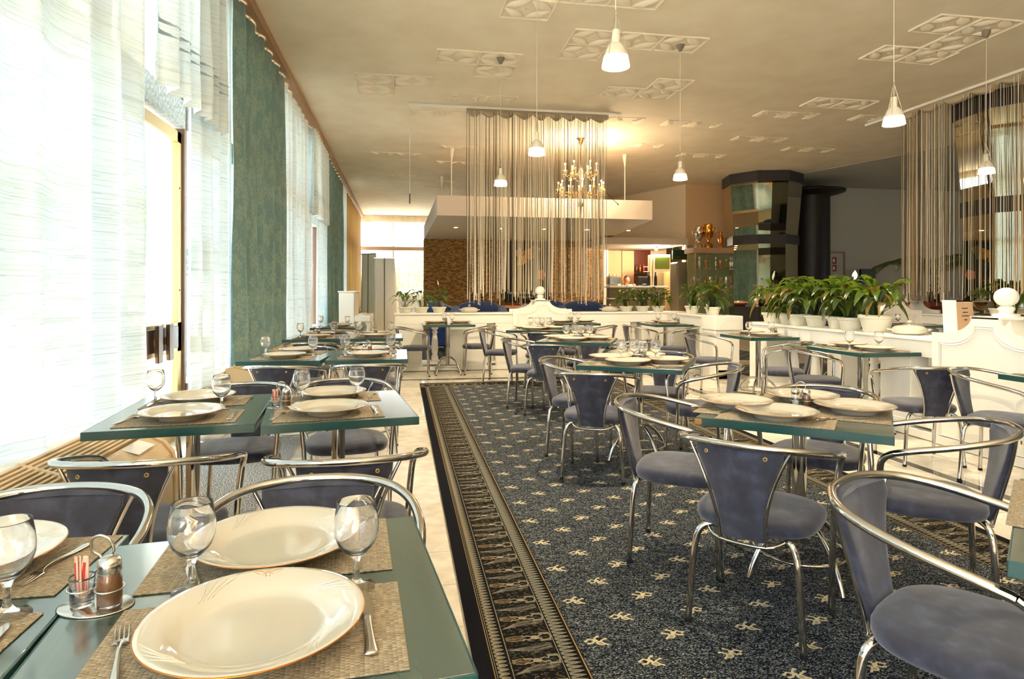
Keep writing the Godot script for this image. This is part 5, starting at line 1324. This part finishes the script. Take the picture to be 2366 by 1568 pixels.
func settings():
	make_protos()
	# nearest row
	cover(Vector3(-0.228, 0.7505, -1.058), -4, "near seat of the nearest aisle-side table", true, Vector3(-0.187, 0.02, -14), Vector3(0.173, -0.005, -2))
	cover(Vector3(-0.258, 0.7505, -1.40), 176, "far seat of the nearest aisle-side table", false, Vector3(-0.16, 0.05, 20), Vector3(0.155, -0.045, -18))
	lay("glass", Vector3(-0.378, 0.7505, -1.245), 0, "wine glass between the two plates, left one on the nearest aisle-side table")
	lay("glass", Vector3(-0.083, 0.7505, -1.205), 0, "wine glass at the aisle side, right one on the nearest aisle-side table")
	lay("glass", Vector3(-0.655, 0.7505, -1.20), 0, "wine glass cut by the left picture edge")
	cover(Vector3(-0.845, 0.7505, -1.41), 180, "far seat of the nearest window table", false, Vector3(-0.165, -0.01, 10), Vector3(0.2, 0, 0))
	cover(Vector3(-0.83, 0.7505, -1.06), 0, "near seat of the nearest window table")
	cruet(Vector3(-0.525, 0.7505, -1.215), 10, "on the nearest window tables", true)
	# second row
	for e in [["W1", "second-row window table"], ["A1", "second-row aisle-side table"]]:
		cover(local(e[0], 0.0 if e[0] == "W1" else -0.05, 0.205), T[e[0]][4], "near seat of the " + e[1])
		cover(local(e[0], -0.02, -0.215), T[e[0]][4] + 180, "far seat of the " + e[1], false)
	lay("glass", Vector3(-1.175, 0.7505, -3.33), 0, "wine glass nearest the window on the second-row window table")
	lay("glass", Vector3(-0.812, 0.7505, -3.09), 0, "wine glass by the knife on the second-row window table")
	lay("glass", Vector3(-0.48, 0.7505, -3.22), 0, "wine glass beside the cruet on the second-row aisle-side table")
	lay("glass", Vector3(-0.225, 0.7505, -3.31), 0, "wine glass at the aisle side of the second-row aisle-side table")
	cruet(Vector3(-0.56, 0.7505, -3.13), -5, "on the second-row tables", true)
	for e in [["W2", "third-row window table"], ["A2", "third-row aisle-side table"], ["W3", "fourth-row window table"], ["A3", "fourth-row aisle-side table"]]:
		cover(local(e[0], 0.0, 0.22), T[e[0]][4], "near seat of the " + e[1])
		cover(local(e[0], 0.0, -0.22), T[e[0]][4] + 180, "far seat of the " + e[1], false)
		lay("glass", local(e[0], -0.20, 0.03), 0, "wine glass, left one on the " + e[1])
		lay("glass", local(e[0], 0.18, 0.0), 0, "wine glass, right one on the " + e[1])
		if e[0][0] == "A" or e[0] == "W3": cruet(local(e[0], -0.02, -0.02), 20, "on the " + e[1], false)
	cover(local("W4", 0.02, 0.18), 0, "near seat of the farthest window table"); lay("glass", local("W4", -0.25, 0.1), 0, "wine glass, left one on the farthest window table"); lay("glass", local("W4", 0.15, 0.25), 0, "wine glass, right one on the farthest window table")
	lay("plain_plate", local("W4", 0.05, -0.2), 180, "white gold-rimmed plate at the far seat of the farthest window table")
	# tables on the carpet
	var a: Array = T["R1"]
	var w := " of the nearest carpet table"
	cover(Vector3(1.585, 0.7505, -2.50), 40, "front seat" + w, false, NO, NO)
	cover(Vector3(1.545, 0.7505, -2.77), 130, "left seat" + w, false, NO, NO)
	cover(Vector3(2.0, 0.7505, -2.555), -50, "right seat" + w, false, NO, NO)
	cover(Vector3(1.95, 0.7505, -2.86), -140, "back seat" + w, false)
	lay("fork", Vector3(1.475, 0.754, -2.68), 62, "steel fork lying askew, left part of the nearest carpet table"); lay("knife", Vector3(1.43, 0.754, -2.765), 98, "steel knife, left part of the nearest carpet table")
	lay("knife", Vector3(1.70, 0.754, -2.40), 70, "steel knife, front edge of the nearest carpet table"); lay("fork", Vector3(1.85, 0.754, -2.42), -80, "steel fork, front edge of the nearest carpet table")
	cruet(Vector3(1.845, 0.7505, -2.715), 35, "on the nearest carpet table", false)
	for e in [["M2", "second carpet table", 4], ["M3", "third carpet table", 4], ["M4", "fourth carpet table", 4]]:
		var b: float = T[e[0]][4]
		var s := "seat of the " + String(e[1])
		cover(local(e[0], -0.03, 0.25), b, "front " + s, false, Vector3(-0.205, 0.06, 24), Vector3(0.20, 0.06, -30))
		cover(local(e[0], -0.22, 0.0), b + 90, "left " + s, false); cover(local(e[0], 0.22, 0.03), b - 90, "right " + s, false, Vector3(-0.20, 0.06, 30)); cover(local(e[0], 0.0, -0.24), b + 180, "back " + s, false)
		for k in 4: lay("glass", local(e[0], -0.13 + 0.085 * k, [0.02, -0.06, 0.05, -0.04][k]), 0, "wine glass clustered at the middle of the %s, %s one" % [e[1], ["leftmost", "second from left", "second from right", "rightmost"][k]])
		cruet(local(e[0], 0.02, 0.0), b, "in the middle of the " + String(e[1]), false)
	for e in [["B1", "lone table before the counter", 90], ["M5", "table against the arched panel", 90], ["B2", "corner table by the pillar", 0], ["R3", "middle table along the right balustrade", 0], ["R2", "right balustrade table near the covered dish", 0], ["R0", "right edge table", 0], ["Q1", "long table beyond the balustrade", 0]]:
		var b: float = e[2]
		var dx := 0.2 if b == 90 else 0.02
		var dz := 0.0 if b == 90 else 0.2
		cover(local(e[0], -dx, dz), b, "%s seat of the %s" % ["left" if b == 90 else "near", e[1]], false, Vector3(-0.20, 0.05, 24), Vector3(0.20, 0.04, -20)); cover(local(e[0], dx, -dz), b + 180, "%s seat of the %s" % ["right" if b == 90 else "far", e[1]], false)
		var gx := 0.06 if b == 90 else 0.12
		lay("glass", local(e[0], -gx, 0.12 if b == 90 else 0.0), 0, "wine glass, left one on the " + String(e[1])); lay("glass", local(e[0], gx, 0.1 if b == 90 else 0.08), 0, "wine glass, right one on the " + String(e[1]))
		if e[0] != "Q1" and e[0] != "R2": cruet(local(e[0], -0.05 if b == 90 else 0.2, 0.0), 15, "on the " + String(e[1]), false)
	lay("mat", local("RT", -0.1, 0.27), 140, "woven brown placemat hanging at the right picture edge")
	for k in P: P[k].free()

# ------------------------------------------------------------------ plants
func leaf_mesh(h: float, reach: float, L: float, w: float, droop: float) -> ArrayMesh:
	# a stalk rising from the origin towards +x, then a folded, arching blade
	var st := S()
	var tip := Vector3(reach * 0.55, h, 0)
	tube(st, cr([Vector3.ZERO, Vector3(reach * 0.18, h * 0.55, 0), tip], 3), [0.004, 0.004, 0.0035, 0.003, 0.003, 0.0028, 0.0025], 5)
	var g := []
	for i in 10:
		var s := i / 9.0
		var ang := lerpf(0.9, -0.4 - droop, s)
		var c := tip + Vector3(L * s * 0.85, L * (0.95 * s - (0.6 + droop) * s * s), 0)
		var ww := w * pow(sin(PI * clampf(s * 0.94 + 0.04, 0, 1)), 0.75) * (1.0 - 0.35 * s)
		var fold := 0.35 * ww
		g.append([c + Vector3(-0.2 * fold, fold + 0.004 * sin(s * 17), -ww), c + Vector3(0, 0.4 * fold, -ww * 0.5), c, c + Vector3(0, 0.4 * fold, ww * 0.5), c + Vector3(-0.2 * fold, fold + 0.004 * cos(s * 15), ww)])
	st.set_smooth_group(0)
	for i in 9:
		for j in 4: quad(st, g[i][j], g[i][j + 1], g[i + 1][j + 1], g[i + 1][j])
	return fin(st)

func plants():
	var lm := [leaf_mesh(0.30, 0.12, 0.19, 0.046, -0.1), leaf_mesh(0.26, 0.22, 0.20, 0.052, 0.5), leaf_mesh(0.19, 0.28, 0.19, 0.048, 0.9), leaf_mesh(0.33, 0.20, 0.19, 0.047, 0.2), leaf_mesh(0.13, 0.26, 0.17, 0.045, 1.1), leaf_mesh(0.24, 0.30, 0.20, 0.052, 0.7)]
	var pot := lt([0.085, 0, 0.09, 0.004, 0.112, 0.10, 0.114, 0.105, 0.125, 0.108, 0.128, 0.115, 0.126, 0.135, 0.12, 0.138, 0.112, 0.13, 0.108, 0.11], 60, 30, 0.008)
	var flower := S()
	tube(flower, cr([Vector3.ZERO, Vector3(0.02, 0.25, 0), Vector3(0.05, 0.47, 0)], 3), 0.003, 5)
	var fl := fin(flower)
	var sp := S(); sp.set_smooth_group(0)
	var g := []
	for i in 8:
		var s := i / 7.0
		var ww := 0.034 * sin(PI * clampf(s * 0.95 + 0.05, 0, 1)) * (1 - 0.3 * s)
		var c := Vector3(0.05 + 0.03 * s, 0.46 + 0.11 * s, 0)
		g.append([c + Vector3(-0.012, 0, -ww), c, c + Vector3(-0.012, 0, ww)])
	for i in 7:
		for j in 2: quad(sp, g[i][j], g[i][j + 1], g[i + 1][j + 1], g[i + 1][j])
	var spm := fin(sp)
	var list := [[0.05, 0.93, -10.52, 0.72, 14, 0, "leftmost on the back counter, beside the banners"], [0.31, 0.93, -10.52, 0.72, 14, 0, "second from the left on the back counter"], [0.60, 0.93, -10.52, 0.78, 16, 1, "with white bloom, third from left, back counter"],
		[3.82, 0.93, -10.52, 0.75, 20, 1, "with a pale bloom, right part of back counter"], [4.12, 0.93, -10.52, 0.7, 18, 0, "near the corner of the back counter"], [4.42, 0.93, -10.55, 0.75, 18, 0, "in the corner where the counters meet"],
		[4.67, 0.92, -9.75, 0.85, 20, 0, "on the short balustrade, farther from the pillar"], [4.67, 0.92, -9.05, 0.95, 24, 0, "on the short balustrade by the capped pillar"],
		[4.66, 0.885, -7.45, 1.0, 24, 1, "first on the long right balustrade, at its far end"], [4.71, 0.885, -7.17, 0.9, 20, 0, "second from the far end of the long balustrade"], [4.65, 0.885, -6.90, 1.0, 24, 0, "third from the far end of the long balustrade"], [4.68, 0.885, -6.60, 1.05, 24, 0, "middle of the long right balustrade"], [4.70, 0.885, -6.25, 1.05, 24, 0, "third from the near end of the long balustrade"], [4.64, 0.885, -5.98, 0.95, 24, 1, "with an upright white bloom, second from the near end"], [4.67, 0.885, -5.65, 0.95, 26, 0, "in the biggest pot, near end of long balustrade"],
		[9.0, 0.90, -8.35, 1.1, 22, 0, "on the far right balustrade behind the menu stand"], [9.0, 0.90, -7.75, 1.0, 20, 0, "on the far right balustrade behind the ball"], [9.0, 0.90, -7.2, 1.0, 20, 0, "on the far right balustrade at the picture edge"]]
	for e in list:
		var t := thing("potted_plant", "peace lily in white ribbed pot, " + String(e[6]), "plant", Vector3(e[0], e[1], e[2]), rng.randf() * 360)
		var ps: float = 1.0 if e[2] > -7.5 and e[0] < 5 else 0.95
		if "biggest pot" in String(e[6]): ps = 1.3
		var low := Vector3(ps, ps * (0.72 if e[2] < -10 else 0.95), ps)
		var pt := obj("pot", pot, M.pot, t, X(Vector3.ZERO, Vector3.ZERO, low))
		obj("soil", lt([0, 0.1, 0.107, 0.1, 0.09, 0.118, 0, 0.122], 20), M.soil, pt)
		var n := int(e[4] * (1.2 if e[0] < 1.0 else 2.3))
		for k in n:
			var q: int = [0, 3, 1, 1, 3, 5, 5, 2, 4][rng.randi() % 9]
			var s: float = float(e[3]) * rng.randf_range(0.80, 1.15)
			var mi: int = [0, 0, 1, 2, 2, 0, 3, 1][rng.randi() % 8]
			if e[0] < 1.0: mi = [1, 1, 0, 1][k % 4]
			obj("leaf", lm[q], M["leaf%d" % mi], t, X(Vector3(rng.randf_range(-0.04, 0.04), 0.10 * low.y, rng.randf_range(-0.04, 0.04)), Vector3(rng.randf_range(-12, 12), 360.0 * k / n * 3.0 + rng.randf() * 60, rng.randf_range(-10, 14)), Vector3.ONE * s))
		for k in int(e[5]):
			var f := obj("flower_stalk", fl, M.leaf1, t, X(Vector3(0, 0.1, 0), Vector3(6 - 12 * k, 140 * k + 30, 0), Vector3.ONE * float(e[3]) * 0.98))
			obj("spathe", spm, M.spathe, f)
	# palm in the terracotta trough
	var t := thing("potted_palm", "tall feather palm in a terracotta trough behind the right string curtain", "plant", Vector3(11.6, 0, -12.3))
	obj("trough", b2(Vector3(-0.42, 0, -0.35), Vector3(0.42, 0.92, 0.35), 0.02), M.terracotta, t); obj("rim", b2(Vector3(-0.46, 0.92, -0.39), Vector3(0.46, 1.04, 0.39), 0.02), M.terracotta, t)
	obj("soil", b2(Vector3(-0.40, 0.98, -0.33), Vector3(0.40, 1.045, 0.33)), M.soil, t)
	var tk := obj("trunk", tb(cr([Vector3(0, 1.0, 0), Vector3(0.02, 1.25, 0), Vector3(-0.02, 1.6, 0)], 4), [0.10, 0.11, 0.10, 0.09, 0.08, 0.07, 0.06, 0.055, 0.05], 14), M.bark, t)
	for k in 14: obj("old_frond_base", tb([Vector3(0.07, 0, 0), Vector3(0.12, 0.12, 0)], [0.03, 0.012], 6), M.bark, tk, X(Vector3(0, 1.06 + 0.035 * k, 0), Vector3(0, 137.5 * k, 0)))
	for k in 13:
		var st := S(); var pts := []
		var L := rng.randf_range(1.3, 1.9)
		for i in 13:
			var s := i / 12.0
			pts.append(Vector3(L * s * 0.85, L * (0.95 * s - [0.9, 0.75, 1.05][k % 3] * s * s), 0))
		tube(st, pts, [0.014, 0.013, 0.012, 0.011, 0.010, 0.009, 0.008, 0.007, 0.006, 0.005, 0.004, 0.003, 0.002], 5)
		for i in 44:
			var s := 0.14 + 0.85 * i / 44.0
			var c: Vector3 = pts[int(s * 12)].lerp(pts[mini(int(s * 12) + 1, 12)], s * 12 - int(s * 12))
			var ll := 0.34 * sin(PI * (s * 0.85 + 0.12))
			for sd in [-1, 1]:
				var e := c + Vector3(ll * 0.55, -ll * 0.25, ll * 0.8 * sd)
				st.set_smooth_group(-1)
				tri(st, c + Vector3(-0.008, 0, 0), c + Vector3(0.008, 0.004, 0), e); tri(st, c + Vector3(-0.008, 0, 0), e, c + Vector3(0.0, 0.010, 0))
		obj("frond", fin(st), M["leaf%d" % (k % 2)], t, X(Vector3(0, 1.58, 0), Vector3(0, 137.5 * k + 150, 0)))

# ------------------------------------------------------------------ ceiling ornaments and lamps
func flower_tile() -> ArrayMesh:
	var st := S()
	var a := 0.5
	var wx := 0.285; var wz := 0.245
	for s in [-1, 1]:
		boxm(st, Vector3(s * wx, -0.010, 0), Vector3(0.014, 0.028, 2 * wz), 0.002)
		boxm(st, Vector3(0, -0.008, s * wz), Vector3(2 * wx, 0.022, 0.012), 0.002)
		boxm(st, Vector3(s * 0.03, -0.002, 0), Vector3(0.005, 0.008, 0.06), 0.001); boxm(st, Vector3(0, -0.002, s * 0.03), Vector3(0.06, 0.008, 0.005), 0.001)
	for sx in [-1, 1]:
		for sz in [-1, 1]:
			var p := Vector3(sx * wx * 0.96, 0, 0); var q := Vector3(0, 0, sz * wz * 0.96)
			var d := (q - p); var n := Vector3(-d.z, 0, d.x).normalized()
			var rows := []
			for i in 13:
				var s := i / 12.0
				var w := 0.072 * sin(PI * s) + 0.0005
				var row := []
				for e in [[-1.0, 0.0], [-0.92, 0.55], [0.0, 1.0], [0.92, 0.55], [1.0, 0.0]]: row.append(p + d * s + n * w * e[0] + Vector3(0, -0.034 * sin(PI * s) * e[1] - 0.001, 0))
				rows.append(row)
			st.set_smooth_group(0)
			for i in 12:
				for j in 4:
					if d.cross(n).y < 0: quad(st, rows[i][j], rows[i][j + 1], rows[i + 1][j + 1], rows[i + 1][j])
					else: quad(st, rows[i][j], rows[i + 1][j], rows[i + 1][j + 1], rows[i][j + 1])
	return fin(st)

func chevron_tile() -> ArrayMesh:
	var st := S()
	boxm(st, Vector3(0, -0.003, 0.24), Vector3(0.56, 0.012, 0.012), 0.002)
	for s in [-1, 1]:
		for k in 3:
			var x: float = s * (0.27 - 0.045 * k)
			boxm(st, Vector3(x, -0.006, 0.06 - 0.05 * k), Vector3(0.018, 0.02, 0.36 - 0.08 * k), 0.003)
			boxm(st, Vector3(x - s * 0.04, -0.006, 0.24 - 0.09 * k), Vector3(0.09, 0.02, 0.016), 0.003)
	return fin(st)

func ceiling_things():
	var ft := flower_tile(); var ct := chevron_tile()
	var cl := [["at the left, by the window wall", [[-0.41, -9.86], [-0.41, -10.35], [0.16, -9.86]]], ["above the string curtain's left, holding the small pendant's canopy", [[0.75, -8.72], [1.33, -8.72], [1.33, -9.21]]], ["cut by the top edge of the picture", [[1.41, -7.11], [1.98, -6.62], [2.55, -6.62]]], ["behind the biggest pendant", [[2.38, -7.78], [2.38, -8.27], [2.98, -7.78], [3.56, -7.78]]], ["middle of the ceiling, left of the long thin cord", [[3.49, -9.83], [4.07, -9.83], [4.10, -9.33]]], ["at the upper right corner", [[6.44, -6.66], [7.02, -6.66], [7.02, -7.15], [6.50, -7.60], [7.08, -7.62]]], ["right, above the second right pendant", [[7.08, -9.79], [7.66, -9.79]]]]
	for c in cl:
		var t := thing("ceiling_ornament", "cluster of raised petal plaster tiles, " + String(c[0]), "ornament", Vector3(c[1][0][0], CEIL, c[1][0][1]), 0, "petal plaster ornaments")
		for p in c[1]: obj("plaster_tile", ft, M.relief, t, X(Vector3(p[0] - c[1][0][0], 0, p[1] - c[1][0][1])))
	var ch := [[1.33, -10.6, "just left of the ceiling track"], [0.7, -11.65, "below the track's left end"], [6.9, -10.65, "right, beneath the petal pair"], [5.5, -11.55, "right of the chandelier, near one"], [7.45, -12.45, "middle right"], [9.1, -13.2, "farthest right"], [1.4, -14.35, "behind the strings, upper"], [-0.15, -15.3, "left, by the windows, nearer"], [1.4, -16.1, "behind the strings, lower"], [-0.15, -18.2, "left, by the windows, farther"], [0.95, -18.95, "above the canopy, first"], [1.3, -20.0, "above the canopy, second"], [5.1, -13.4, "beside the chandelier"], [7.0, -14.2, "beyond the single right pendant"], [3.9, -11.5, "at the right end of the track"], [8.8, -10.6, "by the right track end"]]
	for c in ch:
		var t := thing("ceiling_ornament", "pair of raised chevron plaster tiles, " + String(c[2]), "ornament", Vector3(c[0], CEIL, c[1]), 0, "chevron plaster ornaments")
		for s in [-1, 1]: obj("plaster_tile", ct, M.relief, t, X(Vector3(0.285 * s, 0, 0)))
	for p in [[1.361, -3.94, "biggest one at the top"], [1.415, -6.64, "left of the string curtain's middle"], [1.34, -8.68, "lowest left, in front of the strings"], [3.58, -7.82, "alone right of the chandelier"], [4.224, -4.9, "second biggest, before the right strings"], [7.12, -6.76, "at the right edge, before the column mirror"]]:
		var t := thing("pendant_lamp", "white bell pendant lamp with lit bulb, " + String(p[2]), "lamp", Vector3(p[0], CEIL, p[1]), 0, "bell pendant lamps")
		obj("canopy", lt([0.012, -0.085, 0.02, -0.08, 0.055, -0.01, 0.058, 0.0], 20), M.grey_metal, t)
		obj("cord", tb([Vector3(0, -0.08, 0), Vector3(0, -1.40, 0)], 0.0035, 6), M.lamp_white, t)
		obj("stem", tb([Vector3(0, -1.39, 0), Vector3(0, -1.53, 0)], 0.006, 8), M.steel, t)
		obj("socket", lt([0.024, -1.61, 0.026, -1.60, 0.026, -1.525, 0.022, -1.52], 18), M.lamp_white, t)
		obj("bell", lt([0.078, -1.695, 0.072, -1.675, 0.055, -1.635, 0.035, -1.61, 0.022, -1.603, 0.022, -1.606, 0.034, -1.614, 0.053, -1.639, 0.070, -1.678, 0.076, -1.695], 28), M.lamp_white, t)
		obj("glass_skirt", lt([0.076, -1.690, 0.090, -1.76, 0.089, -1.76, 0.075, -1.690], 28), M.frosted, t)
		for k in 3:
			var f := TAU * k / 3 + 0.4
			obj("wire", tb([Vector3(0, -1.395, 0), Vector3(cos(f) * 0.08, -1.70, sin(f) * 0.08)], 0.0018, 5), M.steel, t)
		lamp(t, Vector3(0, -1.70, 0), 0.032, 3.5)
	chandelier()

func chandelier():
	var t := thing("chandelier", "two-tiered crystal chandelier with lit candle bulbs over the lounge edge", "chandelier", Vector3(3.72, CEIL, -13.0))
	obj("canopy", lt([0.01, -0.14, 0.03, -0.12, 0.06, -0.02, 0.10, -0.005, 0.10, 0.0], 20), M.trophy_gold, t)
	obj("stem", lt([0.008, -0.9, 0.012, -0.88, 0.006, -0.5, 0.008, -0.1], 10), M.trophy_gold, t)
	obj("column", lt([0.02, -1.42, 0.05, -1.38, 0.02, -1.28, 0.03, -1.15, 0.06, -1.1, 0.03, -1.0, 0.02, -0.85, 0.05, -0.78, 0.06, -0.72, 0.02, -0.62], 16), M.crystal, t)
	var sp := SphereMesh.new(); sp.radius = 0.075; sp.height = 0.15; obj("ball", sp, M.steel, t, X(Vector3(0, -1.38, 0))); obj("spike", tb([Vector3(0, -1.44, 0), Vector3(0, -1.6, 0)], [0.02, 0.004], 8), M.black, t)
	for tier in 2:
		var n: int = [12, 6][tier]; var r: float = [0.47, 0.33][tier]; var y: float = [-1.08, -0.68][tier]
		var st := S()
		for k in n:
			var f := TAU * k / n + 0.2; var d := Vector3(cos(f), 0, sin(f))
			var arm := obj("arm", tb(cr([d * 0.03 + Vector3(0, y - 0.02, 0), d * r * 0.5 + Vector3(0, y - 0.12, 0), d * r * 0.85 + Vector3(0, y - 0.08, 0), d * r + Vector3(0, y, 0)], 4), 0.009, 7), M.trophy_gold, t)
			obj("candle_cup", lt([0.01, -0.02, 0.045, 0.0, 0.05, 0.01, 0.015, 0.012, 0.012, 0.11, 0.010, 0.112], 12), M.frosted, arm, X(d * r + Vector3(0, y, 0)))
			lamp(t, d * r + Vector3(0, y + 0.145, 0), 0.020, 0.13)
			for q in 9:      # hanging beads
				var bp := d * r + Vector3(0.04 * cos(q * 2.4), y - 0.03 - 0.012 * q, 0.04 * sin(q * 2.4))
				boxm(st, bp, Vector3(0.016, 0.022, 0.016), 0.006)
			var f2 := TAU * (k + 1) / n + 0.2
			for q in 10:
				var s := q / 9.0
				boxm(st, d.lerp(Vector3(cos(f2), 0, sin(f2)), s) * r + Vector3(0, y - 0.02 - 0.16 * sin(PI * s), 0), Vector3(0.014, 0.018, 0.014), 0.005)
			if tier == 0:
				for q in 14: boxm(st, d * 0.26 + Vector3(0, y - 0.12 - 0.024 * q + 0.004 * k, 0), Vector3(0.012, 0.018, 0.012), 0.005)
		var cb := obj("crystal_beads", fin(st), M.bead, t); cb.set_meta("kind", "stuff")

# ------------------------------------------------------------------ outside the windows
func bush(called: String, label: String, at: Vector3, r: Vector3, n: int, leaf: float, cat: String, m: String):
	var t := thing(called, label, cat, at)
	obj("stem", tb(cr([Vector3(0, -0.1, 0), Vector3(0.05, r.y * 0.6, 0), Vector3(0, r.y * 1.2, 0)], 3), 0.03 + 0.03 * r.y, 8), M.bark, t)
	var st := S(); st.set_smooth_group(-1)
	tri(st, Vector3(0, 0, 0), Vector3(0.3, 0.05, 0.5), Vector3(0, 0.0, 1)); tri(st, Vector3(0, 0, 0), Vector3(0, 0, 1), Vector3(-0.3, 0.05, 0.5))
	var mm := MultiMesh.new(); mm.transform_format = MultiMesh.TRANSFORM_3D; mm.mesh = fin(st); mm.instance_count = n
	for i in n:
		var d := Vector3(rng.randfn(), rng.randfn(), rng.randfn()).normalized() * pow(rng.randf(), 0.33)
		mm.set_instance_transform(i, Transform3D(Basis.from_euler(Vector3(rng.randf() * 6, rng.randf() * 6, rng.randf() * 6)).scaled(Vector3.ONE * leaf * rng.randf_range(0.6, 1.3)), d * r + Vector3(0, r.y * 1.15, 0)))
	var o := MultiMeshInstance3D.new(); o.name = "foliage"; o.multimesh = mm; o.material_override = M[m]; o.set_meta("kind", "stuff"); t.add_child(o, true)

func outside():
	var aw := thing("awning", "flat terrace canopy above the windows", "canopy", Vector3(-2.2, 4.35, 0))
	obj("slab", b2(Vector3(-2.3, 0, -29), Vector3(0.0, 0.12, -1.6)), M.white, aw)
	for k in 5: obj("post", b2(Vector3(-2.25, -4.45, -28 + 5.6 * k), Vector3(-2.15, 0, -27.9 + 5.6 * k)), M.white, aw)
	struct("ground_terrace", b2(Vector3(-40, -0.35, -60), Vector3(-2.15, -0.1, 24)), M.paving, "pale sunlit terrace outside the windows")
	struct("ground_garden", b2(Vector3(-2.15, -0.35, -60), Vector3(40, -0.25, -28.2)), M.paving, "pale ground beyond the far window")
	for k in 2:
		var t := thing("parasol", ["dark green terrace parasol with pale lettering seen through the door", "second green parasol lower behind the first"][k], "parasol", Vector3([-4.6, -6.4][k], -0.1, [-12.6, -17.5][k]))
		obj("pole", tb([Vector3.ZERO, Vector3(0, 2.6, 0)], 0.025, 8), M.white, t)
		var st := S()
		var ring := []
		for j in 8: ring.append(Vector3(cos(TAU * (j + 0.5) / 8), 0, sin(TAU * (j + 0.5) / 8)) * 1.6)
		st.set_smooth_group(-1)
		for j in 8:
			var a: Vector3 = ring[j] + Vector3(0, 2.1, 0); var b: Vector3 = ring[(j + 1) % 8] + Vector3(0, 2.1, 0)
			tri(st, Vector3(0, 2.7, 0), b, a); quad(st, a, b, b - Vector3(0, 0.3, 0), a - Vector3(0, 0.3, 0))
			obj("rib", tb([Vector3(0, 2.66, 0), a], 0.012, 6), M.steel, t)
		var cn := obj("canopy", fin(st), M.green_canvas, t)
		for j in 8:
			var f := TAU * j / 8.0
			var d := Vector3(sin(f), 0, cos(f)) * 1.6 * cos(PI / 8)
			lettering(["THE SPA", "TUBORG"][k], cn, d * 1.004 + Vector3(0, 1.88, 0), 0.17, M.lettering, Vector3(0, rad_to_deg(f), 0), true)
	bush("shrub", "sunlit shrub outside the near metal door", Vector3(-4.9, -0.1, -11.0), Vector3(0.9, 0.75, 0.9), 2600, 0.10, "shrub", "far_leaf")
	var tr := thing("flower_trough", "terracotta flower trough under the shrub outside", "planter", Vector3(-4.3, -0.1, -10.6)); obj("box", b2(Vector3(-0.4, 0, -0.2), Vector3(0.4, 0.35, 0.2), 0.02), M.terracotta, tr)
	for e in [[-0.9, -33.0, 1.7, 2.0, "left of the pair beyond the far window"], [1.2, -34.5, 2.0, 2.5, "right of the pair beyond the far window"], [3.6, -33.5, 2.2, 2.4, "hidden behind the bark wall outside"]]:
		bush("garden_tree", "pale green tree, " + String(e[4]), Vector3(e[0], -0.25, e[1]), Vector3(e[2], e[3] * 0.62, 1.4), 2600, 0.22, "tree", "far_leaf")
	bush("garden_tree", "hazy green tree far out on the terrace", Vector3(-9.5, -0.2, -20), Vector3(2.6, 2.6, 2.6), 5000, 0.26, "tree", "far_leaf")
